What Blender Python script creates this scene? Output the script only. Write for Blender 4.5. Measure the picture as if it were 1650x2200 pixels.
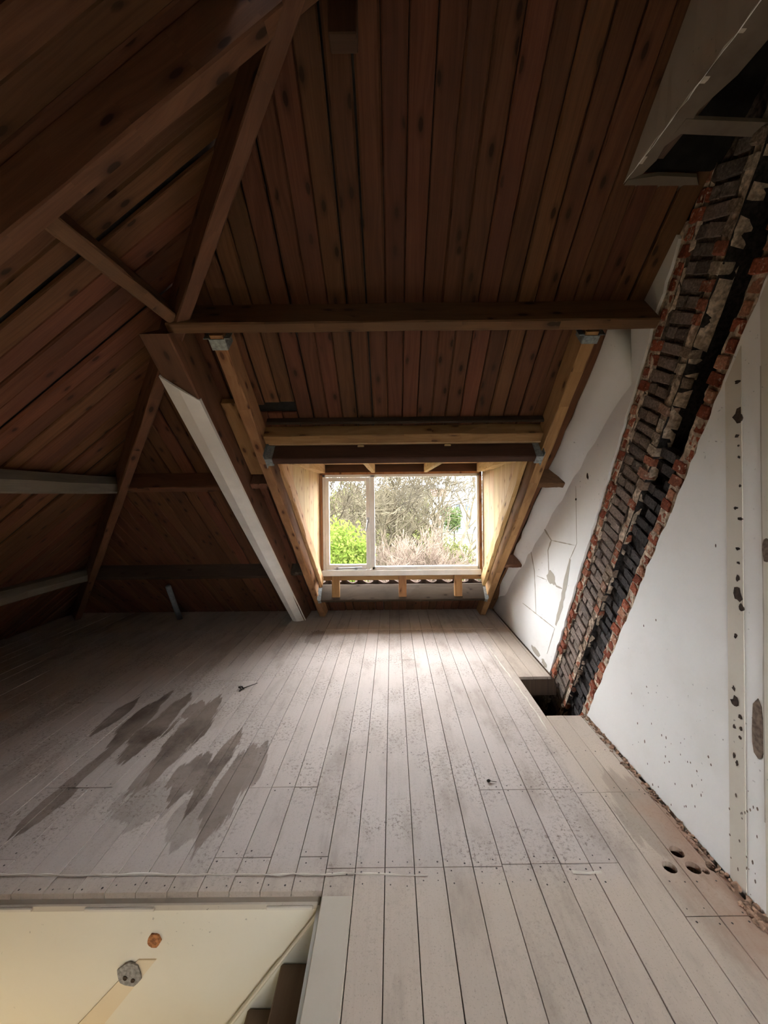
import bpy, bmesh, math, random
from mathutils import Vector, Matrix, noise

for o in list(bpy.data.objects):
    bpy.data.objects.remove(o, do_unlink=True)
SC = bpy.context.scene
COL = SC.collection
rnd = random.Random(7)

# ------------------------------------------------------------------ camera, sky, sun, exposure
W_PX, H_PX, F_PX = 1650, 2200, 826.0
CAM_H = 1.55
cam = bpy.data.cameras.new('camera')
cam.sensor_fit = 'HORIZONTAL'
cam.sensor_width = 36.0
cam.lens = 36.0 * F_PX / W_PX
cam.shift_x = -17.0 / W_PX
cam.shift_y = -38.0 / W_PX
cam.clip_start = 0.02
cam.clip_end = 500
camo = bpy.data.objects.new('camera', cam)
COL.objects.link(camo)
camo.matrix_world = Matrix.Translation((0, 0, CAM_H)) @ Matrix.Rotation(math.radians(90), 4, 'X') @ Matrix.Rotation(math.radians(-0.6), 4, 'Z')
SC.camera = camo

SKY_STRENGTH = 12.0
world = bpy.data.worlds.new('overcast_sky')
SC.world = world
world.use_nodes = True
bg = world.node_tree.nodes['Background']
bg.inputs[0].default_value = (0.93, 0.96, 1.0, 1)
bg.inputs[1].default_value = SKY_STRENGTH

SC.view_settings.view_transform = 'Standard'
SC.view_settings.look = 'None'
SC.view_settings.gamma = 1.0
SC.view_settings.use_curve_mapping = False
SC.view_settings.exposure = 1.0


# ------------------------------------------------------------------ node helpers
def lin(r, g, b):
    f = lambda c: (c / 255 / 12.92) if c / 255 <= 0.04045 else ((c / 255 + 0.055) / 1.055) ** 2.4
    return (f(r), f(g), f(b), 1)


class N:
    def __init__(s, name):
        s.m = bpy.data.materials.new(name)
        s.m.use_nodes = True
        s.t = s.m.node_tree
        s.b = s.t.nodes['Principled BSDF']
        s.out = s.t.nodes['Material Output']
        s.b.inputs['Specular IOR Level'].default_value = 0.25

    def n(s, typ, **kw):
        nd = s.t.nodes.new(typ)
        for k, v in kw.items():
            setattr(nd, k, v)
        return nd

    def link(s, a, b):
        s.t.links.new(a, b)

    def put(s, sock, v):
        if hasattr(v, 'is_output') or isinstance(v, bpy.types.NodeSocket):
            s.t.links.new(v, sock)
        else:
            sock.default_value = v

    def math(s, op, a, b=0.0, c=0.0, clamp=False):
        nd = s.n('ShaderNodeMath', operation=op, use_clamp=clamp)
        s.put(nd.inputs[0], a)
        s.put(nd.inputs[1], b)
        s.put(nd.inputs[2], c)
        return nd.outputs[0]

    def vmul(s, v, k):
        nd = s.n('ShaderNodeVectorMath', operation='MULTIPLY')
        s.put(nd.inputs[0], v)
        nd.inputs[1].default_value = k
        return nd.outputs[0]

    def noise(s, v, scale=1.0, detail=3.0, rough=0.55, dist=0.0):
        nd = s.n('ShaderNodeTexNoise')
        s.link(v, nd.inputs['Vector'])
        nd.inputs['Scale'].default_value = scale
        nd.inputs['Detail'].default_value = detail
        nd.inputs['Roughness'].default_value = rough
        nd.inputs['Distortion'].default_value = dist
        return nd.outputs[0]

    def voro(s, v, scale=1.0, rand=1.0, feature='F1'):
        nd = s.n('ShaderNodeTexVoronoi', feature=feature, voronoi_dimensions='2D')
        s.link(v, nd.inputs['Vector'])
        nd.inputs['Scale'].default_value = scale
        nd.inputs['Randomness'].default_value = rand
        return nd.outputs['Distance']

    def ramp(s, f, a, b, lo=0.0, hi=1.0):
        nd = s.n('ShaderNodeMapRange', interpolation_type='SMOOTHSTEP')
        s.put(nd.inputs[0], f)
        nd.inputs[1].default_value = a
        nd.inputs[2].default_value = b
        nd.inputs[3].default_value = lo
        nd.inputs[4].default_value = hi
        return nd.outputs[0]

    def mix(s, f, a, b, blend='MIX'):
        nd = s.n('ShaderNodeMix', data_type='RGBA', blend_type=blend)
        s.put(nd.inputs[0], f)
        s.put(nd.inputs[6], a)
        s.put(nd.inputs[7], b)
        return nd.outputs[2]

    def hsv(s, c, h=0.5, sat=1.0, v=1.0):
        nd = s.n('ShaderNodeHueSaturation')
        s.put(nd.inputs['Hue'], h)
        s.put(nd.inputs['Saturation'], sat)
        s.put(nd.inputs['Value'], v)
        s.put(nd.inputs['Color'], c)
        return nd.outputs[0]

    def bump(s, h, strength=0.3, dist=0.003):
        nd = s.n('ShaderNodeBump')
        s.link(h, nd.inputs['Height'])
        nd.inputs['Strength'].default_value = strength
        nd.inputs['Distance'].default_value = dist
        s.link(nd.outputs[0], s.b.inputs['Normal'])

    def uv(s):
        return s.n('ShaderNodeUVMap', uv_map='UVMap').outputs[0]

    def pos(s):
        return s.n('ShaderNodeNewGeometry').outputs['Position']

    def rand(s):
        return s.n('ShaderNodeObjectInfo').outputs['Random']

    def done(s, col, rough=0.7):
        s.put(s.b.inputs['Base Color'], col)
        s.put(s.b.inputs['Roughness'], rough)
        return s.m


def wood(name, c1, c2, knot=None, var=0.3, rough=0.75, grain=30, dirt=None, knots=1.0):
    m = N(name)
    uv = m.uv()
    wob = m.noise(m.vmul(uv, (1.3, 5, 1)), 1.0, 2)
    comb = m.n('ShaderNodeVectorMath', operation='ADD')
    m.link(m.vmul(uv, (0.9, grain, 1)), comb.inputs[0])
    cx = m.n('ShaderNodeCombineXYZ')
    m.link(m.math('MULTIPLY', wob, 4.0), cx.inputs[1])
    m.link(cx.outputs[0], comb.inputs[1])
    g = m.noise(comb.outputs[0], 1.5, 4, 0.65)
    g2 = m.noise(m.vmul(uv, (3, 160, 1)), 1.0, 2)
    f = m.ramp(m.math('ADD', m.math('MULTIPLY', g, 0.75), m.math('MULTIPLY', g2, 0.25)), 0.32, 0.68)
    col = m.mix(f, c1, c2)
    if knot:
        kd = m.voro(m.vmul(uv, (3.6, 8.5, 1)), 1.0, 1.0)
        k = m.ramp(kd, 0.06 * knots, 0.095 * knots, 1.0, 0.0)
        halo = m.ramp(kd, 0.08 * knots, 0.22 * knots, 0.5, 0.0)
        gate = m.ramp(m.noise(m.vmul(uv, (1.9, 4.3, 1)), 1.0, 1), 0.44, 0.48)
        halo = m.math('MULTIPLY', halo, gate)
        k = m.math('MULTIPLY', k, gate)
        col = m.mix(halo, col, knot)
        col = m.mix(m.math('MULTIPLY', k, 0.85), col, (knot[0] * .45, knot[1] * .4, knot[2] * .4, 1))
    big = m.noise(m.vmul(uv, (0.8, 1.5, 1)), 1.6, 4)
    if dirt:
        col = m.mix(m.ramp(big, 0.42, 0.75, 0.0, 0.75), col, dirt)
    v = m.math('ADD', m.math('MULTIPLY', m.rand(), var), 1.0 - var / 2)
    hue = m.math('ADD', m.math('MULTIPLY', m.math('FRACT', m.math('MULTIPLY', m.rand(), 17.3)), 0.02), 0.49)
    col = m.hsv(col, hue, 1.0, v)
    m.bump(g, 0.25, 0.003)
    return m.done(col, rough)


def plaster(name, base, dirt, amt=0.5, warm=None):
    m = N(name)
    p = m.pos()
    a = m.noise(p, 2.2, 5, 0.6)
    b = m.noise(p, 14, 4, 0.6)
    col = m.mix(m.ramp(a, 0.45, 0.8, 0, amt), base, dirt)
    sp = m.noise(p, 55, 2, 0.5)
    patch = m.ramp(m.noise(p, 1.7, 2), 0.5, 0.62)
    col = m.mix(m.math('MULTIPLY', m.ramp(sp, 0.70, 0.76, 0, 0.6), patch), col, (0.10, 0.09, 0.08, 1))
    col = m.mix(m.ramp(b, 0.55, 0.8, 0, 0.12), col, dirt)
    m.bump(m.math('ADD', m.math('MULTIPLY', a, 2.0), m.math('MULTIPLY', b, 0.25)), 0.35, 0.006)
    return m.done(col, 0.85)


def plain(name, c, rough=0.6, var=0.15, scale=30, metal=0.0, dirt=None):
    m = N(name)
    p = m.pos()
    a = m.noise(p, scale, 3)
    k = m.ramp(a, 0.3, 0.7, 1 - var, 1 + var)
    col = m.hsv(c, 0.5, 1.0, k)
    if dirt:
        col = m.mix(m.ramp(m.noise(p, scale * .3, 4), 0.4, 0.7, 0, 0.6), col, dirt)
    m.b.inputs['Metallic'].default_value = metal
    m.bump(a, 0.15, 0.002)
    return m.done(col, rough)


M = {}
M['roof'] = wood('roof_board_pine', (0.100, 0.039, 0.0172, 1), (0.156, 0.064, 0.029, 1), (0.05, 0.018, 0.008, 1), 0.42, dirt=(0.086, 0.038, 0.020, 1))
M['beam'] = wood('aged_brown_timber', (0.115, 0.052, 0.025, 1), (0.175, 0.083, 0.040, 1), (0.045, 0.018, 0.009, 1), 0.2, grain=14, dirt=(0.10, 0.054, 0.03, 1), knots=1.2)
M['dusty'] = wood('dust_grey_timber', (0.13, 0.112, 0.085, 1), (0.18, 0.155, 0.12, 1), None, 0.15, grain=8, dirt=(0.17, 0.14, 0.10, 1))
M['header'] = wood('dark_header_timber', (0.05, 0.024, 0.013, 1), (0.08, 0.038, 0.02, 1), None, 0.1, grain=14)
M['rafter'] = wood('rough_pine_rafter', (0.30, 0.155, 0.062, 1), (0.43, 0.245, 0.105, 1), (0.14, 0.06, 0.022, 1), 0.15, grain=12, dirt=(0.17, 0.085, 0.038, 1), knots=1.1)
M['cheek'] = wood('pale_new_pine', (0.47, 0.305, 0.14, 1), (0.63, 0.44, 0.23, 1), (0.34, 0.17, 0.065, 1), 0.12, grain=16, knots=0.7)
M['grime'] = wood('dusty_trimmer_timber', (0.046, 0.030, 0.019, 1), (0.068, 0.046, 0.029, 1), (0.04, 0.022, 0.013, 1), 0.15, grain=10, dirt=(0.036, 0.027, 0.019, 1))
M['plate'] = wood('yellow_pine_plate', (0.46, 0.27, 0.105, 1), (0.62, 0.40, 0.18, 1), (0.28, 0.12, 0.04, 1), 0.12, grain=12)
M['joist'] = wood('dark_floor_joist', (0.065, 0.042, 0.028, 1), (0.11, 0.07, 0.045, 1), None, 0.1)
M['tread'] = wood('brown_stair_tread', (0.15, 0.10, 0.062, 1), (0.18, 0.125, 0.08, 1), None, 0.05, grain=8)
M['wall'] = plaster('white_wall_plaster', (0.84, 0.83, 0.80, 1), (0.68, 0.65, 0.59, 1), 0.45)
M['strip'] = plaster('beige_plaster_band', (0.66, 0.61, 0.52, 1), (0.50, 0.44, 0.35, 1), 0.5)
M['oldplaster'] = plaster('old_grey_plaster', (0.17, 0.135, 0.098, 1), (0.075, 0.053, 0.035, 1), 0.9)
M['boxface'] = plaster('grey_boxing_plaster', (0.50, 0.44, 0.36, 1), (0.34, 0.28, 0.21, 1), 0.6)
M['crack'] = plaster('exposed_render', (0.44, 0.40, 0.33, 1), (0.34, 0.29, 0.22, 1), 0.5)
M['hole'] = plain('shaded_hole_brick', (0.045, 0.030, 0.022, 1), 0.95, 0.5, 60)  # exposed brick with the hole's shade darkened into its colour; also box screws
M['holebrown'] = plain('gouged_brown_render', (0.17, 0.125, 0.095, 1), 0.95, 0.4, 60)
M['cream'] = plaster('cream_stairwell_paint', (0.74, 0.70, 0.59, 1), (0.64, 0.58, 0.45, 1), 0.3)
M['chase'] = plaster('filled_chase_render', (0.72, 0.62, 0.45, 1), (0.60, 0.46, 0.28, 1), 0.6)
M['pale'] = plaster('pale_string_paint', (0.70, 0.70, 0.62, 1), (0.58, 0.57, 0.48, 1), 0.3)
M['edgepaint'] = plaster('worn_cream_edge_paint', (0.52, 0.465, 0.38, 1), (0.40, 0.345, 0.265, 1), 0.6)
M['greybox'] = plain('grey_wall_box', (0.25, 0.24, 0.23, 1), 0.8, 0.3, 80)
M['rust'] = plain('rusty_knot', (0.36, 0.15, 0.06, 1), 0.9, 0.4, 90)
M['white'] = plain('white_gloss_paint', (0.80, 0.79, 0.75, 1), 0.35, 0.05, 12, dirt=(0.70, 0.68, 0.62, 1))
M['cladding'] = plain('white_cladding_paint', (0.76, 0.73, 0.67, 1), 0.5, 0.05, 8, dirt=(0.68, 0.64, 0.57, 1))
M['zinc'] = plain('zinc_hanger', (0.30, 0.33, 0.33, 1), 0.5, 0.25, 60, 0.6)
M['metal'] = plain('brushed_fitting', (0.42, 0.42, 0.42, 1), 0.35, 0.1, 60, 0.8)
M['mortar'] = plain('crumbly_lime_mortar', (0.58, 0.47, 0.36, 1), 0.95, 0.45, 55, dirt=(0.26, 0.17, 0.11, 1))
M['soot'] = plain('sooty_mortar', (0.030, 0.026, 0.024, 1), 0.95, 0.5, 60)
M['browns'] = plain('brown_sooty_mortar', (0.10, 0.075, 0.058, 1), 0.95, 0.5, 60)
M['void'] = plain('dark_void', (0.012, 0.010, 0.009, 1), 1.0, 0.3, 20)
M['felt'] = plain('black_roof_felt', (0.02, 0.018, 0.017, 1), 0.6, 0.3, 30)
M['tile'] = plain('clay_roof_tile', (0.12, 0.085, 0.07, 1), 0.35, 0.3, 30)
M['rubble'] = plain('rubble_dust', (0.30, 0.19, 0.13, 1), 0.95, 0.5, 50)
M['nail'] = plain('nail_steel', (0.06, 0.05, 0.045, 1), 0.6, 0.3, 60)
M['pipe'] = plain('grey_waste_pipe', (0.20, 0.22, 0.23, 1), 0.45, 0.15, 20)
M['twig'] = plain('dry_dark_twig', (0.03, 0.025, 0.02, 1), 0.9, 0.3, 60)


def brick_mat(name, c1, c2, c3, mortar, mamt):
    m = N(name)
    tc = m.n('ShaderNodeTexCoord').outputs['Object']
    p = m.pos()
    r = m.rand()
    col = m.mix(m.ramp(r, 0.25, 0.45), c1, c2)
    col = m.mix(m.ramp(r, 0.65, 0.85), col, c3)
    a = m.noise(p, 38, 4, 0.65)
    col = m.mix(m.ramp(a, 0.66 - mamt * .28, 0.72 - mamt * .16, 0, 0.9), col, mortar)
    v = m.ramp(m.noise(p, 90, 3), 0.25, 0.75, 0.65, 1.3)
    col = m.hsv(col, 0.5, 1.0, v)
    m.bump(m.noise(p, 70, 4, 0.7), 0.8, 0.008)
    return m.done(col, 0.95)


M['brick_red'] = brick_mat('broken_red_brick', (0.36, 0.105, 0.055, 1), (0.24, 0.065, 0.035, 1), (0.42, 0.20, 0.12, 1), (0.60, 0.47, 0.36, 1), 0.34)
M['brick_brown'] = brick_mat('soot_brown_brick', (0.20, 0.158, 0.13, 1), (0.26, 0.20, 0.165, 1), (0.145, 0.115, 0.098, 1), (0.33, 0.26, 0.20, 1), 0.25)
M['brick_soot'] = brick_mat('soot_black_brick', (0.062, 0.056, 0.055, 1), (0.085, 0.076, 0.074, 1), (0.045, 0.041, 0.041, 1), (0.10, 0.085, 0.075, 1), 0.12)
M['brick_divide'] = brick_mat('divider_brick', (0.26, 0.19, 0.14, 1), (0.34, 0.12, 0.07, 1), (0.42, 0.34, 0.26, 1), (0.42, 0.33, 0.245, 1), 0.4)


def floor_mat():
    m = N('painted_floorboards')
    p = m.pos()
    sep = m.n('ShaderNodeSeparateXYZ')
    m.link(p, sep.inputs[0])
    X, Y = sep.outputs[0], sep.outputs[1]
    uv = m.uv()
    nz = m.noise(p, 3.0, 5, 0.6)
    nb = m.noise(p, 0.9, 3, 0.5)
    grain = m.noise(m.vmul(uv, (2.0, 60, 1)), 1.0, 4, 0.6)
    beige = lin(189, 175, 160)
    grey = lin(188, 177, 169)
    # worn grey field once covered by a carpet: X -1.7..0.97, Y 1.6..4.4
    def edge(v, a, b, up):
        w = m.math('ADD', v, m.math('MULTIPLY', m.math('SUBTRACT', nz, 0.5), 0.10))
        return m.ramp(w, a, b, 0 if up else 1, 1 if up else 0)
    field = m.math('MULTIPLY', edge(X, 0.88, 1.10, False), m.math('MULTIPLY', edge(Y, 1.48, 1.66, True), edge(Y, 4.38, 4.46, False)))
    col = m.mix(field, beige, grey)
    col = m.mix(m.ramp(nb, 0.45, 0.7, 0, 0.35), col, lin(170, 160, 152))
    col = m.mix(m.ramp(grain, 0.5, 0.85, 0, 0.30), col, lin(150, 136, 120))
    # dirt speckle, thickest over the worn field
    sp = m.noise(p, 58, 6, 0.8)
    pat = m.ramp(m.noise(p, 2.6, 3, 0.6), 0.42, 0.60, 0.08, 1.0)
    pf = m.math('MULTIPLY', pat, m.math('ADD', m.math('MULTIPLY', field, 0.75), 0.25))
    col = m.mix(m.math('MULTIPLY', m.ramp(sp, 0.50, 0.64, 0, 0.78), pf), col, lin(95, 82, 70))
    fine = m.noise(p, 150, 3, 0.7)
    col = m.mix(m.ramp(fine, 0.57, 0.70, 0, 0.4), col, lin(115, 102, 90))
    # brown water stains that crept along the boards: x, y, half width, half length, strength
    stains = [(-1.97, 2.73, .05, .24, .9), (-1.77, 2.72, .07, .34, 1), (-1.74, 2.25, .035, .45, .9), (-1.60, 2.62, .085, .38, 1),
              (-1.35, 2.52, .09, .48, 1), (-1.37, 2.20, .05, .25, .7), (-1.13, 2.13, .09, .20, .9), (-1.02, 2.20, .05, .36, 1),
              (-0.88, 2.07, .08, .36, .9), (-0.80, 2.20, .05, .22, .8), (-1.745, 1.97, .06, .20, .9), (-0.98, 1.86, .12, .16, .45),
              (-1.25, 1.95, .16, .15, .35), (-0.86, 4.20, .12, .20, .5), (1.22, 1.85, .13, .30, .35), (-1.46, 2.80, .07, .12, .9)]
    edge_n = m.noise(m.vmul(uv, (2.4, 15, 1)), 1.0, 4, 0.6)
    tot = None
    for (x, y, a, b, s) in stains:
        ex = m.math('MULTIPLY', m.math('SUBTRACT', X, x), 1 / a)
        ey = m.math('MULTIPLY', m.math('SUBTRACT', Y, y), 1 / b)
        d = m.math('ADD', m.math('MULTIPLY', m.math('ABSOLUTE', ex), .9), m.math('MULTIPLY', m.math('MULTIPLY', ey, ey), .85))
        d = m.math('ADD', d, m.math('MULTIPLY', m.math('SUBTRACT', edge_n, 0.5), 2.2))
        k = m.ramp(d, 0.86, 1.04, s, 0.0)
        tot = k if tot is None else m.math('MAXIMUM', tot, k)
    st = m.mix(m.ramp(nz, 0.35, 0.7), lin(78, 63, 53), lin(116, 98, 84))
    col = m.mix(m.math('MULTIPLY', tot, m.ramp(nz, 0.3, 0.62, 0.95, 0.72)), col, st)
    wear = m.ramp(m.noise(m.vmul(p, (5, 1.6, 1)), 1.0, 5, 0.65), 0.47, 0.70, 0, 0.5)
    col = m.mix(wear, col, lin(140, 126, 114))
    # brick-red dust along the bare wall
    red = m.math('MULTIPLY', m.ramp(m.math('ADD', X, m.math('MULTIPLY', nz, 0.5)), 1.32, 1.60), m.ramp(Y, 2.3, 1.7))
    col = m.mix(m.math('MULTIPLY', red, 0.55), col, lin(150, 105, 80))
    v = m.math('ADD', m.math('MULTIPLY', m.rand(), 0.10), 0.95)
    col = m.hsv(col, 0.5, 1.0, v)
    m.bump(m.math('ADD', grain, m.math('MULTIPLY', sp, 0.4)), 0.2, 0.002)
    m.b.inputs['Specular IOR Level'].default_value = 0.15
    return m.done(col, m.ramp(nz, 0.3, 0.7, 0.62, 0.8))


M['floor'] = floor_mat()


def glass():
    m = N('window_glass')
    t = m.t
    t.nodes.remove(m.b)
    tr = m.n('ShaderNodeBsdfTransparent')
    gl = m.n('ShaderNodeBsdfGlossy')
    gl.inputs['Roughness'].default_value = 0.02
    fr = m.n('ShaderNodeFresnel')
    fr.inputs[0].default_value = 1.08
    mx = m.n('ShaderNodeMixShader')
    m.link(fr.outputs[0], mx.inputs[0])
    m.link(tr.outputs[0], mx.inputs[1])
    m.link(gl.outputs[0], mx.inputs[2])
    m.link(mx.outputs[0], m.out.inputs[0])
    return m.m


M['glass'] = glass()


def leaf(name, c1, c2):
    m = N(name)
    t = m.t
    t.nodes.remove(m.b)
    p = m.pos()
    col = m.mix(m.ramp(m.noise(p, 2.5, 3), 0.35, 0.65), c1, c2)
    d = m.n('ShaderNodeBsdfDiffuse')
    tl = m.n('ShaderNodeBsdfTranslucent')
    m.link(col, d.inputs[0])
    m.link(col, tl.inputs[0])
    mx = m.n('ShaderNodeMixShader')
    mx.inputs[0].default_value = 0.35
    m.link(d.outputs[0], mx.inputs[1])
    m.link(tl.outputs[0], mx.inputs[2])
    m.link(mx.outputs[0], m.out.inputs[0])
    return m.m


M['leaf_lime'] = leaf('lime_leaves', (0.0813, 0.1205, 0.0184, 1), (0.1374, 0.1688, 0.0368, 1))
M['leaf_olive'] = leaf('olive_leaves', (0.07, 0.0776, 0.0244, 1), (0.1077, 0.1092, 0.0407, 1))
M['leaf_pale'] = leaf('pale_leaves', (0.1072, 0.1047, 0.0444, 1), (0.1411, 0.1416, 0.0646, 1))
M['leaf_dark'] = leaf('dark_leaves', (0.0459, 0.0688, 0.0229, 1), (0.0765, 0.0994, 0.0344, 1))
M['bark'] = plain('grey_bark', (0.0901, 0.0743, 0.0452, 1), 0.9, 0.3, 3)
M['bark_pink'] = plain('pinkish_twigs', (0.1361, 0.0992, 0.0734, 1), 0.9, 0.3, 3)
M['bark_dark'] = plain('brown_bark', (0.0559, 0.0437, 0.0252, 1), 0.9, 0.3, 3)
M['lawn'] = plain('garden_ground', (0.052, 0.052, 0.028, 1), 0.95, 0.4, 0.5)
M['hwall'] = plain('pale_house_render', (0.40, 0.39, 0.38, 1), 0.9, 0.1, 0.5)
M['hroof'] = plain('house_roof_slate', (0.065, 0.065, 0.07, 1), 0.8, 0.2, 2)
M['hroofred'] = plain('house_roof_red', (0.1, 0.045, 0.0325, 1), 0.8, 0.2, 2)
M['hglass'] = plain('house_window_dark', (0.05, 0.06, 0.07, 1), 0.2, 0.1, 2)


# ------------------------------------------------------------------ object helpers
def tag(o, label=None, cat=None, group=None, kind=None):
    if label: o['label'] = label
    if cat: o['category'] = cat
    if group: o['group'] = group
    if kind: o['kind'] = kind
    return o


def empty(name, loc=(0, 0, 0)):
    o = bpy.data.objects.new(name, None)
    o.location = loc
    o.empty_display_size = 0.1
    COL.objects.link(o)
    return o


def obj(name, bm, mat, parent=None, along=None, smooth=False):
    bmesh.ops.recalc_face_normals(bm, faces=bm.faces)
    if along is not None:
        a = Vector(along).normalized()
        uvl = bm.loops.layers.uv.new('UVMap')
        ou, ov = rnd.uniform(0, 40), rnd.uniform(0, 40)
        for f in bm.faces:
            n = f.normal
            c = n.cross(a)
            if c.length < 0.3:
                c = Vector((a.y, a.z, a.x)).cross(a)
                d = c.normalized().cross(a)
                for l in f.loops:
                    l[uvl].uv = (l.vert.co.dot(c.normalized()) * .2 + ou, l.vert.co.dot(d) + ov)
                continue
            c.normalize()
            for l in f.loops:
                l[uvl].uv = (l.vert.co.dot(a) + ou, l.vert.co.dot(c) + ov)
    me = bpy.data.meshes.new(name)
    bm.to_mesh(me)
    bm.free()
    if smooth:
        for p in me.polygons:
            p.use_smooth = True
    me.materials.append(M[mat] if isinstance(mat, str) else mat)
    o = bpy.data.objects.new(name, me)
    COL.objects.link(o)
    if parent is not None:
        o.parent = parent
        o.matrix_parent_inverse = parent.matrix_basis.inverted()
    return o


def add_hull(bm, front, back):
    """prism between two matching loops"""
    a = [bm.verts.new(p) for p in front]
    b = [bm.verts.new(p) for p in back]
    n = len(a)
    bm.faces.new(a)
    bm.faces.new(list(reversed(b)))
    for i in range(n):
        j = (i + 1) % n
        bm.faces.new((a[i], b[i], b[j], a[j]))


def add_box(bm, x0, x1, y0, y1, z0, z1):
    add_hull(bm, [(x0, y0, z0), (x1, y0, z0), (x1, y1, z0), (x0, y1, z0)], [(x0, y0, z1), (x1, y0, z1), (x1, y1, z1), (x0, y1, z1)])


def add_bevel_box(bm, x0, x1, y0, y1, z0, z1, bev=0.004):
    t = bmesh.new()
    add_box(t, x0, x1, y0, y1, z0, z1)
    bmesh.ops.bevel(t, geom=t.edges[:], offset=bev, segments=1, affect='EDGES')
    me = bpy.data.meshes.new('tmp')
    t.to_mesh(me)
    t.free()
    bm.from_mesh(me)
    bpy.data.meshes.remove(me)


def box(name, dims, mat, parent=None, along=(1, 0, 0), bev=0.004):
    bm = bmesh.new()
    add_bevel_box(bm, *dims, bev=bev)
    return obj(name, bm, mat, parent, along)


def board(name, pts, inward, thick, mat, parent=None, along=(1, 0, 0), ch=0.004):
    """pts: convex loop on the visible face; the board goes back along -inward; its face edges are chamfered"""
    inward = Vector(inward).normalized()
    P = [Vector(p) for p in pts]
    c = sum(P, Vector()) / len(P)
    n = len(P)
    inner = []
    for i in range(n):
        e0 = (P[i] - P[i - 1]).normalized()
        e1 = (P[(i + 1) % n] - P[i]).normalized()
        n0 = inward.cross(e0)
        n1 = inward.cross(e1)
        if n0.dot(c - P[i]) < 0: n0 = -n0
        if n1.dot(c - P[i]) < 0: n1 = -n1
        k = 1 + n0.dot(n1)
        off = (n0 + n1) * (ch / max(k, 0.35))
        inner.append(P[i] + off)
    bm = bmesh.new()
    f = [bm.verts.new(p) for p in inner]
    mid = [bm.verts.new(p - inward * ch) for p in P]
    bk = [bm.verts.new(p - inward * thick) for p in P]
    bm.faces.new(f)
    bm.faces.new(list(reversed(bk)))
    for i in range(n):
        j = (i + 1) % n
        bm.faces.new((f[i], f[j], mid[j], mid[i]))
        bm.faces.new((mid[i], mid[j], bk[j], bk[i]))
    return obj(name, bm, mat, parent, along)


def beam(name, p0, p1, down, w, d, mat, parent=None, s0=0.0, s1=0.0, seg=10, jit=0.0025, ch=0.006, side=None):
    """timber whose upper centre line runs p0-p1; depth d goes along `down`; s0/s1 slant the ends"""
    p0, p1 = Vector(p0), Vector(p1)
    a = (p1 - p0).normalized()
    L = (p1 - p0).length
    dn = Vector(down)
    dn = (dn - a * dn.dot(a)).normalized()
    wd = a.cross(dn).normalized()
    h = w / 2
    sec = [(-h + ch, 0), (h - ch, 0), (h, ch), (h, d - ch), (h - ch, d), (-h + ch, d), (-h, d - ch), (-h, ch)]
    bm = bmesh.new()
    rings = []
    for i in range(seg + 1):
        t = i / seg
        ring = []
        for (u, v) in sec:
            sh = s0 * (v / d) * (1 - t) + s1 * (v / d) * t
            q = p0 + a * (L * t + sh) + wd * u + dn * v
            if 0 < i < seg:
                q += wd * rnd.uniform(-jit, jit) + dn * rnd.uniform(-jit, jit)
            ring.append(bm.verts.new(q))
        rings.append(ring)
    bm.faces.new(rings[0])
    bm.faces.new(list(reversed(rings[-1])))
    for i in range(seg):
        for k in range(8):
            bm.faces.new((rings[i][k], rings[i + 1][k], rings[i + 1][(k + 1) % 8], rings[i][(k + 1) % 8]))
    return obj(name, bm, mat, parent, a)


def tube(bm, pts, radii, sides=8, cap=True):
    rings = []
    n = len(pts)
    for i in range(n):
        p = Vector(pts[i])
        t = (Vector(pts[min(i + 1, n - 1)]) - Vector(pts[max(i - 1, 0)])).normalized()
        u = t.orthogonal().normalized()
        v = t.cross(u)
        rings.append([bm.verts.new(p + (u * math.cos(2 * math.pi * k / sides) + v * math.sin(2 * math.pi * k / sides)) * radii[i]) for k in range(sides)])
    for i in range(n - 1):
        # match ring phase
        A, B = rings[i], rings[i + 1]
        off = min(range(sides), key=lambda o: (A[0].co - B[o].co).length)
        for k in range(sides):
            bm.faces.new((A[k], A[(k + 1) % sides], B[(k + 1 + off) % sides], B[(k + off) % sides]))
        rings[i + 1] = [B[(k + off) % sides] for k in range(sides)]
    if cap:
        bm.faces.new(rings[0])
        bm.faces.new(rings[-1])


# ------------------------------------------------------------------ the shape of the place (metres, floor at z = 0)
T = 0.816                              # roof pitch, 39 degrees
XW = 1.34                              # face of the party wall
FZ = lambda y: 4.21 - T * y            # slope with the dormer
LZ = lambda x: 3.492 + T * x           # hip slope
YR = 1.18                              # ridge
ZR = FZ(YR)
BZ = lambda y: ZR - T * (YR - y)       # slope behind the camera
HC = 0.88                              # on the front hip x + y = HC
XAP = HC - YR
Y_EAVE = 4.21 / T
X_EAVE = -3.492 / T
YB_EAVE = YR - ZR / T
CN, SN = 1 / math.hypot(1, T), T / math.hypot(1, T)
F_IN = Vector((0, -SN, -CN))           # inward normal of the front slope
L_IN = Vector((SN, 0, -CN))
B_IN = Vector((0, SN, -CN))
Fp = lambda x, y: Vector((x, y, FZ(y)))
Lp = lambda x, y: Vector((x, y, LZ(x)))

# ---- roof lining
ceiling = tag(empty('ceiling'), 'open pitched attic roof lined with dark pine boards', 'ceiling', kind='structure')
slope_f = empty('dormer_slope'); slope_f.parent = ceiling
slope_l = empty('hip_slope'); slope_l.parent = ceiling

D_X0, D_X1, D_Y0, D_Y1 = -0.875, 1.075, 2.70, 4.61     # dormer opening in the lining
bw, gap = 0.100, 0.005


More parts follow.
